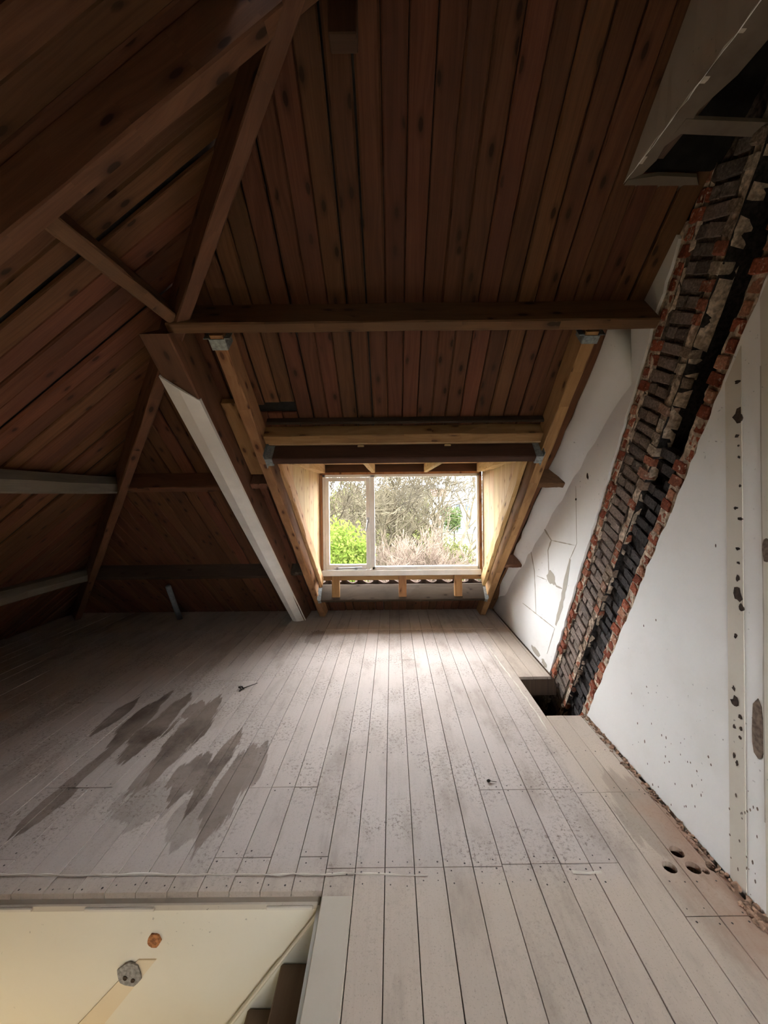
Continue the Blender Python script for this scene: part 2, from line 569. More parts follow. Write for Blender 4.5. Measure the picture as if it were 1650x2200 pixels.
def front_board(x0, x1, ya, yb):
    """ya: upper end (may be the hip), yb: lower end"""
    h0, h1 = HC - x0, HC - x1
    t0, t1 = max(ya, h0), max(ya, h1)
    if min(t0, t1) >= yb - 0.02:
        return
    pts = [Fp(x0, min(t0, yb)), Fp(x1, min(t1, yb)), Fp(x1, yb), Fp(x0, yb)]
    if (pts[0] - pts[3]).length < 0.002:
        pts.pop(0)
    lift = F_IN * rnd.uniform(-0.003, 0.003)
    board('roof_board', [p + lift for p in pts], F_IN, 0.018, 'roof', slope_f, (0, CN, -SN), rnd.choice((0.004, 0.006, 0.009)))


x = XW + 0.02
while x > X_EAVE:
    x1, x0 = x - gap / 2, x - bw + gap / 2
    xc = (x0 + x1) / 2
    if D_X0 - .04 < xc < D_X1:
        if -0.885 < xc < -0.59:                      # torn slot
            front_board(x0, x1, YR, 2.525 + rnd.uniform(-.01, .006))
            front_board(x0, x1, 2.572 + rnd.uniform(-.01, .01), D_Y0)
        else:
            front_board(x0, x1, YR, D_Y0)
        front_board(x0, x1, D_Y1, Y_EAVE + 0.02)
    else:
        front_board(x0, x1, YR, Y_EAVE + 0.02)
    x -= bw * rnd.uniform(0.96, 1.05)

y = 0.62
while y < Y_EAVE:
    y0, y1 = y + gap / 2, y + bw - gap / 2
    top = lambda yy: min(HC - yy, XAP - (YR - yy)) if yy < YR else HC - yy
    a, b = top(y0), top(y1)
    if min(a, b) > X_EAVE:
        lift = L_IN * rnd.uniform(-0.008, 0.008)
        pts = [Lp(a, y0), Lp(b, y1), Lp(X_EAVE - .02, y1), Lp(X_EAVE - .02, y0)]
        board('roof_board', [p + lift for p in pts], L_IN, 0.018, 'roof', slope_l, (CN, 0, SN), rnd.choice((0.005, 0.008, 0.012)))
    y += bw * rnd.uniform(0.95, 1.06)

# roof shell behind the lining: felt-covered, with the dormer opening
bm = bmesh.new()
o = 0.022


def shell(bm, pts, n, off, th):
    n = Vector(n)
    add_hull(bm, [Vector(p) - n * off for p in pts], [Vector(p) - n * (off + th) for p in pts])


xl, xr = D_X0 + .0, D_X1 + .0
far = Y_EAVE + .25
shell(bm, [Fp(HC - YR, YR), Fp(XW + .3, YR), Fp(XW + .3, D_Y0), Fp(HC - D_Y0, D_Y0)], F_IN, o, .05)
shell(bm, [Fp(HC - D_Y0, D_Y0), Fp(xl, D_Y0), Fp(xl, D_Y1), Fp(HC - D_Y1, D_Y1)], F_IN, o, .05)
shell(bm, [Fp(xr, D_Y0), Fp(XW + .3, D_Y0), Fp(XW + .3, D_Y1), Fp(xr, D_Y1)], F_IN, o, .05)
shell(bm, [Fp(HC - D_Y1, D_Y1), Fp(XW + .3, D_Y1), Fp(XW + .3, far), Fp(HC - far, far)], F_IN, .018, .003)
obj('roof_felt', bm, 'felt', slope_f)
bm = bmesh.new()
shell(bm, [Lp(XAP, YR), Lp(HC - far, far), Lp(HC - far, 2 * YR - far)], L_IN, o, .05)
obj('roof_felt', bm, 'felt', slope_l)

# slope behind the camera, with an unseen dormer added to light the near floor and walls
Bp = lambda x, y: Vector((x, y, BZ(y)))
RW = (0.05, 1.22, -1.90, -0.50)       # opening of the added rear dormer: x0, x1, y0, y1
bm = bmesh.new()
yb = YB_EAVE - .2
hx = lambda yy: XAP - (YR - yy)
for pts in ([Bp(hx(YR), YR), Bp(XW + .3, YR), Bp(XW + .3, RW[3]), Bp(hx(RW[3]), RW[3])],
            [Bp(hx(RW[3]), RW[3]), Bp(RW[0], RW[3]), Bp(RW[0], RW[2]), Bp(hx(RW[2]), RW[2])],
            [Bp(RW[1], RW[3]), Bp(XW + .3, RW[3]), Bp(XW + .3, RW[2]), Bp(RW[1], RW[2])],
            [Bp(hx(RW[2]), RW[2]), Bp(XW + .3, RW[2]), Bp(XW + .3, yb), Bp(hx(yb), yb)]):
    shell(bm, pts, B_IN, 0, .06)
obj('rear_slope', bm, 'roof', ceiling, (0, CN, SN))
RZ0, RZ1 = BZ(RW[2]), BZ(RW[3]) + .03
bm = bmesh.new()
add_box(bm, RW[0] - .05, RW[1] + .05, RW[2] - .05, RW[3] + .12, RZ1, RZ1 + .08)
for xa in (RW[0] - .05, RW[1]):
    pr_ = [(RW[2] - .05, RZ0 - .1), (RW[3] + .1, RZ1 - .1), (RW[3] + .1, RZ1), (RW[2] - .05, RZ1)]
    add_hull(bm, [(xa, a, b) for a, b in pr_], [(xa + .05, a, b) for a, b in pr_])
obj('added_rear_dormer', bm, 'cheek', ceiling, (0, 1, 0))
win2 = tag(empty('added_rear_window', (0.2, RW[2], RZ0)), 'added white framed window behind the view, lighting the near floor and walls', 'window', kind='structure')
bm = bmesh.new()
e = 0.05
for (a, b, c, d) in ((RW[0], RW[0] + e, RZ0, RZ1), (RW[1] - e, RW[1], RZ0, RZ1), (RW[0] + e, RW[1] - e, RZ0 - .03, RZ0 + e), (RW[0] + e, RW[1] - e, RZ1 - e, RZ1)):
    add_box(bm, a, b, RW[2] - .04, RW[2] + .03, c, d)
obj('window_frame', bm, 'white', win2)
bm = bmesh.new()
add_box(bm, RW[0] + e, RW[1] - e, RW[2], RW[2] + .005, RZ0 + e, RZ1 - e)
obj('pane', bm, 'glass', win2)

# ---- floor
floor = tag(empty('floor'), 'worn painted floorboards with brown water stains', 'floor', kind='structure')
WELL = (-2.6, -0.289, 0.45, 1.505)     # stairwell x0, x1, y0, y1
HOLE = (1.066, XW + .02, 2.675, 3.24)  # hole beside the flue
FW = 0.122
cutters = []
for (cx, cy, r) in ((1.129, 1.585, .026), (1.224, 1.582, .027), (1.208, 1.652, .027), (1.262, 1.567, .014), (1.302, 1.583, .02)):
    b2 = bmesh.new()
    bmesh.ops.create_cone(b2, cap_ends=True, segments=14, radius1=r, radius2=r * 1.05, depth=0.2, matrix=Matrix.Translation((cx, cy, 0)))
    me = bpy.data.meshes.new('c'); b2.to_mesh(me); b2.free()
    c = bpy.data.objects.new('cutter', me); COL.objects.link(c)
    cutters.append((cx, cy, r, c))


def drill(o, x0, x1, y0, y1):
    hits = [c for c in cutters if x0 - c[2] < c[0] < x1 + c[2] and y0 < c[1] < y1]
    if not hits:
        return
    for h in hits:
        md = o.modifiers.new('b', 'BOOLEAN'); md.operation = 'DIFFERENCE'; md.object = h[3]; md.solver = 'EXACT'
    bpy.context.view_layer.update()
    me = bpy.data.meshes.new_from_object(o.evaluated_get(bpy.context.evaluated_depsgraph_get()))
    o.modifiers.clear()
    o.data = me


def joints(x):
    """board ends along a run centred on x"""
    j = []
    if -0.29 < x < 0.44: j += [1.597]
    if -0.79 < x < -0.53: j += [1.648]
    if -0.79 < x < -0.41: j += [2.043]
    if -1.87 < x < -1.52: j += [2.055]
    if 0.44 < x < 0.93: j += [1.607, 2.01]
    if 0.93 < x: j += [1.985]
    if 1.04 < x: j += [1.402]
    if -1.63 < x < -1.19: j += [3.231]
    if -0.17 < x < 0.2: j += [3.6]
    if x < -1.9: j += [2.9 if int(x * 8) % 2 else 3.7]
    if x < -0.29 and not -1.63 < x < -.41: j += [1.65]
    return sorted(set(j))


k0 = int((X_EAVE + 0.045) / FW) - 1
for k in range(k0, 13):
    x0, x1 = -0.045 + FW * k, -0.045 + FW * (k + 1)
    if x0 > XW - .01: break
    x1 = min(x1, XW - 0.006 - (0.01 if k > 9 else 0))
    xc = (x0 + x1) / 2
    lo, hi = YB_EAVE, Y_EAVE + .05
    # stretches of this run that exist
    runs = [(lo, hi)]
    if xc < WELL[1] and xc > WELL[0]:
        runs = [(lo, WELL[2]), (WELL[3], hi)]
    elif xc > HOLE[0]:
        runs = [(lo, HOLE[2]), (HOLE[3], hi)]
    elif x1 > HOLE[0]:
        runs = [(lo, HOLE[2]), (HOLE[2], HOLE[3], 'trim'), (HOLE[3], hi)]
    for rn in runs:
        xe = HOLE[0] if len(rn) == 3 else x1
        cuts = [rn[0]] + [j for j in joints(xc) if rn[0] + .06 < j < rn[1] - .06] + [rn[1]]
        for a, b in zip(cuts, cuts[1:]):
            g = 0.0017
            dz = rnd.uniform(-0.0015, 0.0015)
            ob = board('floorboard', [(x0 + g, a + g * .7, dz), (xe - g, a + g * .7, dz), (xe - g, b - g * .7, dz), (x0 + g, b - g * .7, dz)], (0, 0, 1), 0.022, 'floor', floor, (0, 1, 0), 0.001)
            drill(ob, x0, x1, a, b)
for c in cutters:
    bpy.data.objects.remove(c[3], do_unlink=True)
# dark subfloor and joists below the boards
bm = bmesh.new()
zt, zb = -0.024, -0.16
for (a, b, c, d) in ((X_EAVE - .2, WELL[0], YB_EAVE, far), (WELL[0], WELL[1], YB_EAVE, WELL[2] - .0), (WELL[0], WELL[1], WELL[3] + .03, far),
                     (WELL[1] + .03, HOLE[0] - .03, YB_EAVE, far), (HOLE[0] - .03, XW + .2, YB_EAVE, 1.25), (HOLE[0] - .03, XW + .2, 2.0, HOLE[2] - .02), (HOLE[0] - .03, XW + .2, HOLE[3] + .01, far)):
    add_box(bm, a, b, c, d, zb, zt)
add_box(bm, HOLE[0] - .2, XW + .3, 1.1, 3.6, -0.72, -0.70)
add_box(bm, HOLE[0] - .23, HOLE[0] - .2, 1.1, 3.6, -.72, -.16)
add_box(bm, HOLE[0] - .2, XW + .3, 1.07, 1.10, -.72, -.16)
add_box(bm, HOLE[0] - .2, XW + .3, 3.6, 3.63, -.72, -.16)
add_box(bm, X_EAVE - .3, WELL[0], YB_EAVE, far, -.2, -.165)
obj('subfloor', bm, 'joist', floor, (0, 1, 0))
# pale ridges of old carpet glue and paint
def ridge(pts, w=0.006, h=0.003):
    bm = bmesh.new()
    P = []
    for (a, b) in zip(pts, pts[1:]):
        a, b = Vector((*a, 0)), Vector((*b, 0))
        n = max(2, int((b - a).length / .05))
        for i in range(n + (b == Vector((*pts[-1], 0)))):
            P.append(a.lerp(b, i / n))
    d = (P[-1] - P[0]).normalized()
    s = Vector((-d.y, d.x, 0))
    L = []
    for p in P:
        ww = w * rnd.uniform(.3, 1.2)
        q = p + s * rnd.uniform(-.004, .004)
        L.append((bm.verts.new(q + s * ww + Vector((0, 0, .0005))), bm.verts.new(q + Vector((0, 0, h))), bm.verts.new(q - s * ww + Vector((0, 0, .0005)))))
    for a, b in zip(L, L[1:]):
        bm.faces.new((a[0], b[0], b[1], a[1]))
        bm.faces.new((a[1], b[1], b[2], a[2]))
    return obj('paint_ridge', bm, 'strip', floor)


ridge([(-2.2, 1.585), (-.32, 1.572), (.13, 1.566)])
ridge([(.95, 4.0), (1.0, 2.9), (1.0, 2.5)])
ridge([(-.78, 4.42), (1.14, 4.40)], .006)
ridge([(.72, 1.57), (.84, 1.565)], .006)
# nail heads, too small to pick apart
bm = bmesh.new()
for k in range(-16, 12):
    xc = -0.045 + FW * (k + .5)
    for j in [1.53, 2.30, 3.0, 3.7, 4.35] + [q + s for q in joints(xc) for s in (-.02, .02)]:
        if xc > 1.0 and 2.6 < j < 3.3: continue
        if xc < -.28 and j < 1.52: continue
        for dx in (-.035, .035):
            if rnd.random() < .2: continue
            bmesh.ops.create_circle(bm, cap_ends=True, segments=6, radius=rnd.uniform(.0025, .0045), matrix=Matrix.Translation((xc + dx + rnd.uniform(-.008, .008), j + rnd.uniform(-.012, .012), .0022)))
tag(obj('nail_heads', bm, 'nail', floor), kind='stuff')
# crumbs of brick and plaster along the party wall
bm = bmesh.new()
for i in range(260):
    yy = rnd.uniform(1.2, 2.66)
    s = rnd.uniform(.002, .007) * (1.6 if yy < 1.5 else 1)
    mt = Matrix.Translation((XW - abs(rnd.gauss(0, .018)) - .004, yy, s * .5)) @ Matrix.Rotation(rnd.uniform(0, 6), 4, Vector((rnd.random(), rnd.random(), 1)).normalized()) @ Matrix.Diagonal((s * rnd.uniform(1, 2), s * 2, s, 1))
    bmesh.ops.create_icosphere(bm, subdivisions=1, radius=1, matrix=mt)
for i in range(60):
    s = rnd.uniform(.004, .011)
    bmesh.ops.create_icosphere(bm, subdivisions=1, radius=1, matrix=Matrix.Translation((XW - rnd.uniform(0, .05), rnd.uniform(1.36, 1.44), s * .5)) @ Matrix.Diagonal((s * 1.5, s * 1.3, s, 1)))
tag(obj('rubble_crumbs', bm, 'rubble', floor), kind='stuff')

# ---- party wall: plaster, flue chase
wall = tag(empty('wall_right', (XW, 3, 0)), 'white plastered party wall with an open brick flue', 'wall', kind='structure')
A_Y, A_Z = -0.492, 0.871               # up the flue
FL0 = (2.69, 0.0)                      # near edge of the flue at floor level
FWID = 0.53
def fl(s, t):                          # along the flue, across it -> y, z
    return FL0[0] + A_Y * s + A_Z * t, FL0[1] + A_Z * s - A_Y * t
near_y = lambda z: 2.69 - .565 * z
far_y = lambda z: 2.69 + FWID / A_Z - .565 * z


def plaster_slab(name, loop, mat, x0=XW, x1=XW + .016, parent=wall):
    bm = bmesh.new()
    n = len(loop)
    a = [bm.verts.new((x0, y, z)) for y, z in loop]
    b = [bm.verts.new((x1, y, z)) for y, z in loop]
    ed = [bm.edges.new((a[i], a[(i + 1) % n])) for i in range(n)]
    bmesh.ops.triangle_fill(bm, use_beauty=True, edges=ed)
    for i in range(n):
        j = (i + 1) % n
        bm.faces.new((a[i], a[j], b[j], b[i]))
    return obj(name, bm, mat, parent)


def jag(p, q, n, amp):
    out = []
    for i in range(n):
        t = i / n
        j = amp if 0 < i else 0
        out.append((p[0] + (q[0] - p[0]) * t + rnd.uniform(-j, j), p[1] + (q[1] - p[1]) * t + rnd.uniform(-j, j)))
    return out


ZS = 2.87                              # soffit of the boxed strip under the roof
# near plaster
loop = [(YB_EAVE, 0), (1.55, 0)] + jag((1.55, 0), (near_y(0) - .015, 0), 6, .0) + jag((near_y(0) - .015, 0.0), (near_y(ZS) - .02, ZS), 60, .008) + [(near_y(ZS) - .02, ZS), (YR - .02, ZR + .02)]
plaster_slab('plaster_face', [p for i, p in enumerate(loop) if i == 0 or p != loop[i - 1]], 'wall')
# far plaster
fz_top = lambda yy: FZ(yy) + .02
loop = [(Y_EAVE, 0.02)] + jag((Y_EAVE, .0), (far_y(0) + .03, 0.0), 12, .0)[1:] + jag((far_y(0) + .01, 0.0), (far_y(2.72) + .02, 2.72), 55, .008) + [(far_y(2.72) + .02, 2.72), (1.80, fz_top(1.80))] + [(yy, fz_top(yy)) for yy in (2.2, 2.6, 3, 3.5, 4, 4.5)]
plaster_slab('plaster_face', loop, 'wall')
# plaster lapped in a rough fillet on to the roof boards below the upper purlin
bm = bmesh.new()
rows = []
for i in range(29):
    t = i / 28
    yy = 2.14 + t * 2.75
    wd = (0.118 - .075 * t) * (1 if t < .9 else max(0.15, (1 - t) * 10)) + rnd.uniform(-.009, .009)
    zz = FZ(yy)
    rows.append([bm.verts.new(v) for v in ((XW + .004, yy, zz - wd * 2.6), (XW - wd * .45, yy, zz - wd * 1.1), (XW - wd, yy, zz - .006), (XW - wd, yy, zz + .004), (XW + .004, yy, zz + .004))])
for a, b in zip(rows, rows[1:]):
    for i in range(4):
        bm.faces.new((a[i], b[i], b[i + 1], a[i + 1]))
bm.faces.new(rows[0]); bm.faces.new(rows[-1])
obj('plaster_fillet', bm, 'wall', wall, smooth=True)
# wall core: behind the chase, and behind the plaster either side of it
bm = bmesh.new()
add_box(bm, XW + .24, XW + .34, YB_EAVE - .3, far, -2.6, ZR + .1)
obj('wall_core', bm, 'soot', wall)
bm = bmesh.new()
ya = near_y(-.8) - .03
add_hull(bm, [(XW + .016, YB_EAVE - .3, -.8), (XW + .016, ya, -.8), (XW + .016, near_y(3.1) - .03, 3.1), (XW + .016, YB_EAVE - .3, 3.1)], [(XW + .26, YB_EAVE - .3, -.8), (XW + .26, ya, -.8), (XW + .26, near_y(3.1) - .03, 3.1), (XW + .26, YB_EAVE - .3, 3.1)])
ya = far_y(-.8) + .02
add_hull(bm, [(XW + .016, far, -.8), (XW + .016, ya, -.8), (XW + .016, far_y(2.78) + .02, 2.78), (XW + .016, 2.0, 2.78), (XW + .016, far, FZ(far))], [(XW + .26, far, -.8), (XW + .26, ya, -.8), (XW + .26, far_y(2.78) + .02, 2.78), (XW + .26, 2.0, 2.78), (XW + .26, far, FZ(far))])
obj('wall_masonry', bm, 'mortar', wall)

# chase bed: stepped mortar profile running up the flue
flue = empty('flue_chase', (XW, 2.9, 0)); flue.parent = wall; flue.matrix_parent_inverse = wall.matrix_basis.inverted()
TT = (0, .070, .243, .303, .474, .53)   # near rim, deep flue, divider, shallow flue, far rim
DEP = {0: .010, 1: .042, 2: .016, 3: .026, 4: .010}
S0, S1 = -0.75, 3.45


def bed(name, bands, mat):
    bm = bmesh.new()
    for b in bands:
        prof = []
        d = DEP[b] + (.009 if b in (0, 2, 4) else .012)
        lo, hi = TT[b], TT[b + 1]
        nt = 4
        ns = int((S1 - S0) / .035)
        grid = []
        for i in range(ns + 1):
            s = S0 + (S1 - S0) * i / ns
            row = []
            for k in range(-1, nt + 2):
                tt = lo + (hi - lo) * min(max(k, 0), nt) / nt
                dd = d if 0 <= k <= nt else (.09 if b in (0, 2, 4) else .017)
                yv, zv = fl(s, tt)
                if b == 1 and 0 <= k <= nt: dd += .16 * max(0, min(1, (zv - 1.45) / .6))
                jit = rnd.uniform(-.006, .006) if 0 <= k <= nt else 0
                row.append(bm.verts.new((XW + dd + jit, yv + rnd.uniform(-.004, .004), zv)))
            grid.append(row)
        for r0, r1 in zip(grid, grid[1:]):
            for k in range(len(r0) - 1):
                bm.faces.new((r0[k], r1[k], r1[k + 1], r0[k + 1]))
    return obj(name, bm, mat, flue)


bed('mortar_bed', (0, 2, 4), 'mortar')
bed('sooty_bed', (1,), 'soot')
bed('sooty_bed', (3,), 'browns')
# bricks, one by one
def brick_mesh(seed):
    r = random.Random(seed)
    t = bmesh.new()
    bmesh.ops.create_cube(t, size=1.0)
    bmesh.ops.bevel(t, geom=t.edges[:], offset=.08, segments=1, affect='EDGES')
    for v in t.verts:
        v.co += Vector((r.uniform(-.09, .09), r.uniform(-.05, .05), r.uniform(-.07, .07)))
    bmesh.ops.recalc_face_normals(t, faces=t.faces)
    me = bpy.data.meshes.new('brick')
    t.to_mesh(me); t.free()
    return me


BR = {k: [brick_mesh(hash(k) % 97 + i) for i in range(4)] for k in ()}
for mi, k in enumerate(('brick_red', 'brick_brown', 'brick_soot', 'brick_divide')):
    BR[k] = []
    for i in range(4):
        me = brick_mesh(mi * 10 + i)
        me.materials.append(M[k])
        BR[k].append(me)
BROT = Matrix(((1, 0, 0), (0, A_Z, A_Y), (0, -A_Y, A_Z))).to_4x4()   # local x out of wall, y across, z along the flue
nbrick = 0


def put_brick(kind, s, t0, t1, h, dep):
    global nbrick
    yc, zc = fl(s, (t0 + t1) / 2)
    if yc < 1.33 or zc > 2.92: return
    ob = bpy.data.objects.new('brick', rnd.choice(BR[kind]))
    COL.objects.link(ob)
    ob.parent = flue
    ob.matrix_parent_inverse = flue.matrix_world.inverted()
    rot = Matrix.Rotation(rnd.uniform(-.05, .05), 4, 'X')
    ob.matrix_basis = Matrix.Translation((XW + dep + .03, yc, zc)) @ BROT @ rot @ Matrix.Diagonal((.06, (t1 - t0) - .006, h, 1))
    nbrick += 1


bpy.context.view_layer.update()
flue_inv = Matrix.Translation((XW, 2.9, 0)).inverted()
pitch = .068
ns = int((S1 - S0 - .25) / pitch)
for i in range(ns):
    s = S0 + .25 + i * pitch
    h = pitch - .016
    zz = fl(s, .2)[1]
    put_brick('brick_red', s + rnd.uniform(-.004, .004), TT[0] + rnd.uniform(-.004, .012), TT[1] + rnd.uniform(-.02, .02), h, DEP[0] + rnd.uniform(-.008, .010))
    put_brick('brick_red', s + rnd.uniform(-.004, .004), TT[4] + rnd.uniform(-.015, .02), TT[5] - rnd.uniform(-.004, .012), h, DEP[4] + rnd.uniform(-.008, .010))
    put_brick('brick_divide', s + rnd.uniform(-.006, .006), TT[2] + rnd.uniform(-.012, .012), TT[3] + rnd.uniform(-.012, .014), h * rnd.uniform(.8, 1), DEP[2] + rnd.uniform(-.012, .016))
    if -.15 < zz < 1.75:
        c = TT[1] + (TT[2] - TT[1]) * (.36 if i % 2 else .70)
        put_brick('brick_soot', s, TT[1], c, h, DEP[1] + rnd.uniform(-.006, .006))
        if c < TT[2] - .03: put_brick('brick_soot', s, c, TT[2], h, DEP[1] + rnd.uniform(-.006, .006)) if i % 3 else None
    c = TT[3] + (TT[4] - TT[3]) * (.62 if i % 2 else 1.0)
    put_brick('brick_brown', s, TT[3], c, h, DEP[3] + rnd.uniform(-.005, .005))
    if i % 2: put_brick('brick_brown', s, c, TT[4], h, DEP[3] + rnd.uniform(-.005, .005))

# cracks, patches and bands in the plaster
def ribbon(name, pts, w, mat, x=XW - .0015, taper=True):
    bm = bmesh.new()
    P = []
    for a, b in zip(pts, pts[1:]):
        n = max(2, int(math.dist(a, b) / .04))
        P += [(a[0] + (b[0] - a[0]) * i / n, a[1] + (b[1] - a[1]) * i / n) for i in range(n)]
    P.append(pts[-1])
    L = []
    for i, p in enumerate(P):
        q = P[min(i + 1, len(P) - 1)]; r0 = P[max(i - 1, 0)]
        d = Vector((q[0] - r0[0], q[1] - r0[1])).normalized()
        ww = w * rnd.uniform(.45, 1.2) * (1 if not taper else min(1, .35 + .65 * min(i, len(P) - 1 - i) / 2))
        L.append((bm.verts.new((x, p[0] - d.y * ww, p[1] + d.x * ww)), bm.verts.new((x, p[0] + d.y * ww, p[1] - d.x * ww)),
                  bm.verts.new((x + .004, p[0] + d.y * ww, p[1] - d.x * ww)), bm.verts.new((x + .004, p[0] - d.y * ww, p[1] + d.x * ww))))
    for a, b in zip(L, L[1:]):
        for i in range(4):
            bm.faces.new((a[i], b[i], b[(i + 1) % 4], a[(i + 1) % 4]))
    bm.faces.new(L[0]); bm.faces.new(L[-1])
    return obj(name, bm, mat, wall)


ribbon('plaster_crack', [(3.42, 1.247), (3.241, 1.148), (3.314, 1.052), (3.3, 0.879), (3.15, 0.784), (3.04, 0.79)], .011, 'crack')
ribbon('plaster_crack', [(3.241, 1.148), (2.821, 1.161)], .004, 'crack')
ribbon('plaster_crack', [(3.741, 1.022), (3.635, 0.812), (3.604, 0.414)], .010, 'crack')
ribbon('plaster_crack', [(3.573, 0.778), (3.339, 0.791)], .005, 'crack')
ribbon('plaster_crack', [(2.90, 1.047), (2.995, 0.821), (3.059, 0.658), (3.174, 0.457)], .026, 'crack')
ribbon('plaster_crack', [(3.977, 0.412), (3.192, 0.423)], .005, 'crack')
ribbon('plaster_crack', [(2.799, 1.595), (2.795, 1.177), (2.904, 1.047)], .003, 'crack')
ribbon('plaster_crack', [(3.192, 0.423), (3.356, 0.144)], .006, 'crack')


def patch(name, y, z, ry, rz, mat, x=XW - .002, n=14, rough=.25, parent=wall, th=.005):
    bm = bmesh.new()
    L = []
    for i in range(n):
        a = 2 * math.pi * i / n
        k = rnd.uniform(1 - rough, 1 + rough)
        L.append((y + math.cos(a) * ry * k, z + math.sin(a) * rz * k))
    add_hull(bm, [(x, p[0], p[1]) for p in L], [(x + th, p[0], p[1]) for p in L])
    return obj(name, bm, mat, parent)


patch('bare_patch', 3.25, .83, .08, .055, 'crack')
patch('bare_patch', 3.62, .06, .10, .03, 'crack')
patch('bare_patch', 3.42, .03, .06, .03, 'crack')
patch('bare_patch', 3.9, 1.0, .05, .04, 'crack')
# beige band and ridge where a partition once stood
bm = bmesh.new()
lp = [(1.468, 0), (1.538, 0), (1.538, (2.69 - 1.538) / .565 - .06), (1.468, (2.69 - 1.468) / .565 - .06)]
add_hull(bm, [(XW - .003, a, b) for a, b in lp], [(XW + .01, a, b) for a, b in lp])
obj('plaster_band', bm, 'strip', wall)
bm = bmesh.new()
lp = [(1.10, 0), (1.388, 0), (1.388, (2.69 - 1.388) / .565 - .06), (1.10, (2.69 - 1.10) / .565 - .06)]
add_hull(bm, [(XW - .004, a, b) for a, b in lp], [(XW + .01, a, b) for a, b in lp])
obj('plaster_band', bm, 'strip', wall)
ribbon('plaster_crack', [(1.389, .35), (1.391, .8), (1.387, 1.1), (1.391, 1.6), (1.388, 2.0)], .0022, 'crack', XW - .0045, False)
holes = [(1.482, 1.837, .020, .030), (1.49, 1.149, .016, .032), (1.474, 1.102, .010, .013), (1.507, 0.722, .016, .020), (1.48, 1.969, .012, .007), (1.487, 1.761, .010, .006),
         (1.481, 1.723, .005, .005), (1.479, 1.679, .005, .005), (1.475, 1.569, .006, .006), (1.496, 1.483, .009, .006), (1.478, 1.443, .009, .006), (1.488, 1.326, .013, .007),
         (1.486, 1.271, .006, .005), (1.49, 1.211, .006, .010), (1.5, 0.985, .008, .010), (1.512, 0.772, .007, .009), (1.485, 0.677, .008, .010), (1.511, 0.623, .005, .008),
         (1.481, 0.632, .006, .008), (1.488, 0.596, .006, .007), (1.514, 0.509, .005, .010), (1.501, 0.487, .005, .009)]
for (hy, hz, a, b) in holes:  # flat discs, the shade of the recess is in their dark colour
    patch('wall_hole_disc', hy, hz, a, b, 'hole', XW - .005, 9, .4)
# long gouge beside the band, with a chipped pale rim
bm = bmesh.new()
L = [(1.420 + w * (1 + rnd.uniform(-.12, .12)), zz) for w, zz in ((-.006, .785), (-.019, .76), (-.022, .70), (-.024, .65), (-.027, .61), (-.02, .575), (-.004, .562), (.012, .575), (.018, .61), (.019, .66), (.017, .71), (.015, .755))]
add_hull(bm, [(XW - .002, a, b) for a, b in L], [(XW + .006, a, b) for a, b in L])
obj('wall_gouge', bm, 'holebrown', wall)
patch('wall_gouge', 1.372, 1.335, .016, .042, 'holebrown', XW - .007, 12, .12)
specks = [(2.05, 0.835), (1.954, 0.897), (2.032, 0.519), (1.921, 0.332), (1.856, 0.332), (1.903, 0.207), (1.794, 0.376), (1.87, 0.235), (1.728, 0.226), (1.674, 0.292), (1.623, 0.394), (1.588, 1.324)]
bm = bmesh.new()
for (a, b) in specks + [(rnd.uniform(1.58, 2.2), rnd.uniform(.03, .42)) for i in range(26)] + [(rnd.uniform(1.40, 1.54), rnd.uniform(.02, .45)) for i in range(24)]:
    r = rnd.uniform(.002, .006)
    bmesh.ops.create_circle(bm, cap_ends=True, segments=6, radius=r, matrix=Matrix.Translation((XW - .005, a, b)) @ Matrix.Rotation(math.radians(90), 4, 'Y') @ Matrix.Diagonal((rnd.uniform(1, 2), .8, 1, 1)))
tag(obj('wall_chips', bm, 'holebrown', wall), kind='stuff')
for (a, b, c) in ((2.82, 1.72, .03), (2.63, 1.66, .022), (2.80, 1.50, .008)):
    patch('wall_hole_disc', a, b, .012, c, 'hole', XW - .002, 9, .3)

# boxed plaster strip under the roof, its soffit torn open
box_l = 1.005
soff = empty('plaster_boxing', (box_l, 1.4, ZS)); soff.parent = wall; soff.matrix_parent_inverse = wall.matrix_basis.inverted()
bm = bmesh.new()
ye = (4.21 - ZS) / T
n = 20
lo, hi = [], []
for i in range(n + 1):
    yy = ye + .02 - (ye + .02 - .8) * i / n
    lo.append((box_l + rnd.uniform(-.004, .004), yy, ZS + rnd.uniform(-.004, .004)))
    hi.append((box_l, yy, max(min(FZ(yy), BZ(yy)) + .015, ZS + .01)))
for side in (0, .018):
    A = [bm.verts.new((p[0] + side, p[1], p[2])) for p in lo]
    B = [bm.verts.new((p[0] + side, p[1], p[2])) for p in hi]
    for i in range(n):
        bm.faces.new((A[i], A[i + 1], B[i + 1], B[i]))
    if side == 0: A0 = A
for i in range(n):
    bm.faces.new((A0[i], A0[i + 1], A[i + 1], A[i]))
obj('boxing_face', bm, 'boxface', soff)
bm = bmesh.new()
P = [bm.verts.new((box_l + rnd.uniform(-.003, .003) - .001, ye - (ye - .8) * i / 24, ZS - .003 + rnd.uniform(-.004, .002))) for i in range(25)]
Q = [bm.verts.new((v.co.x + rnd.uniform(.002, .005), v.co.y, ZS - .004)) for v in P]
for i in range(24):
    bm.faces.new((P[i], P[i + 1], Q[i + 1], Q[i]))
obj('corner_bead', bm, 'wall', soff)
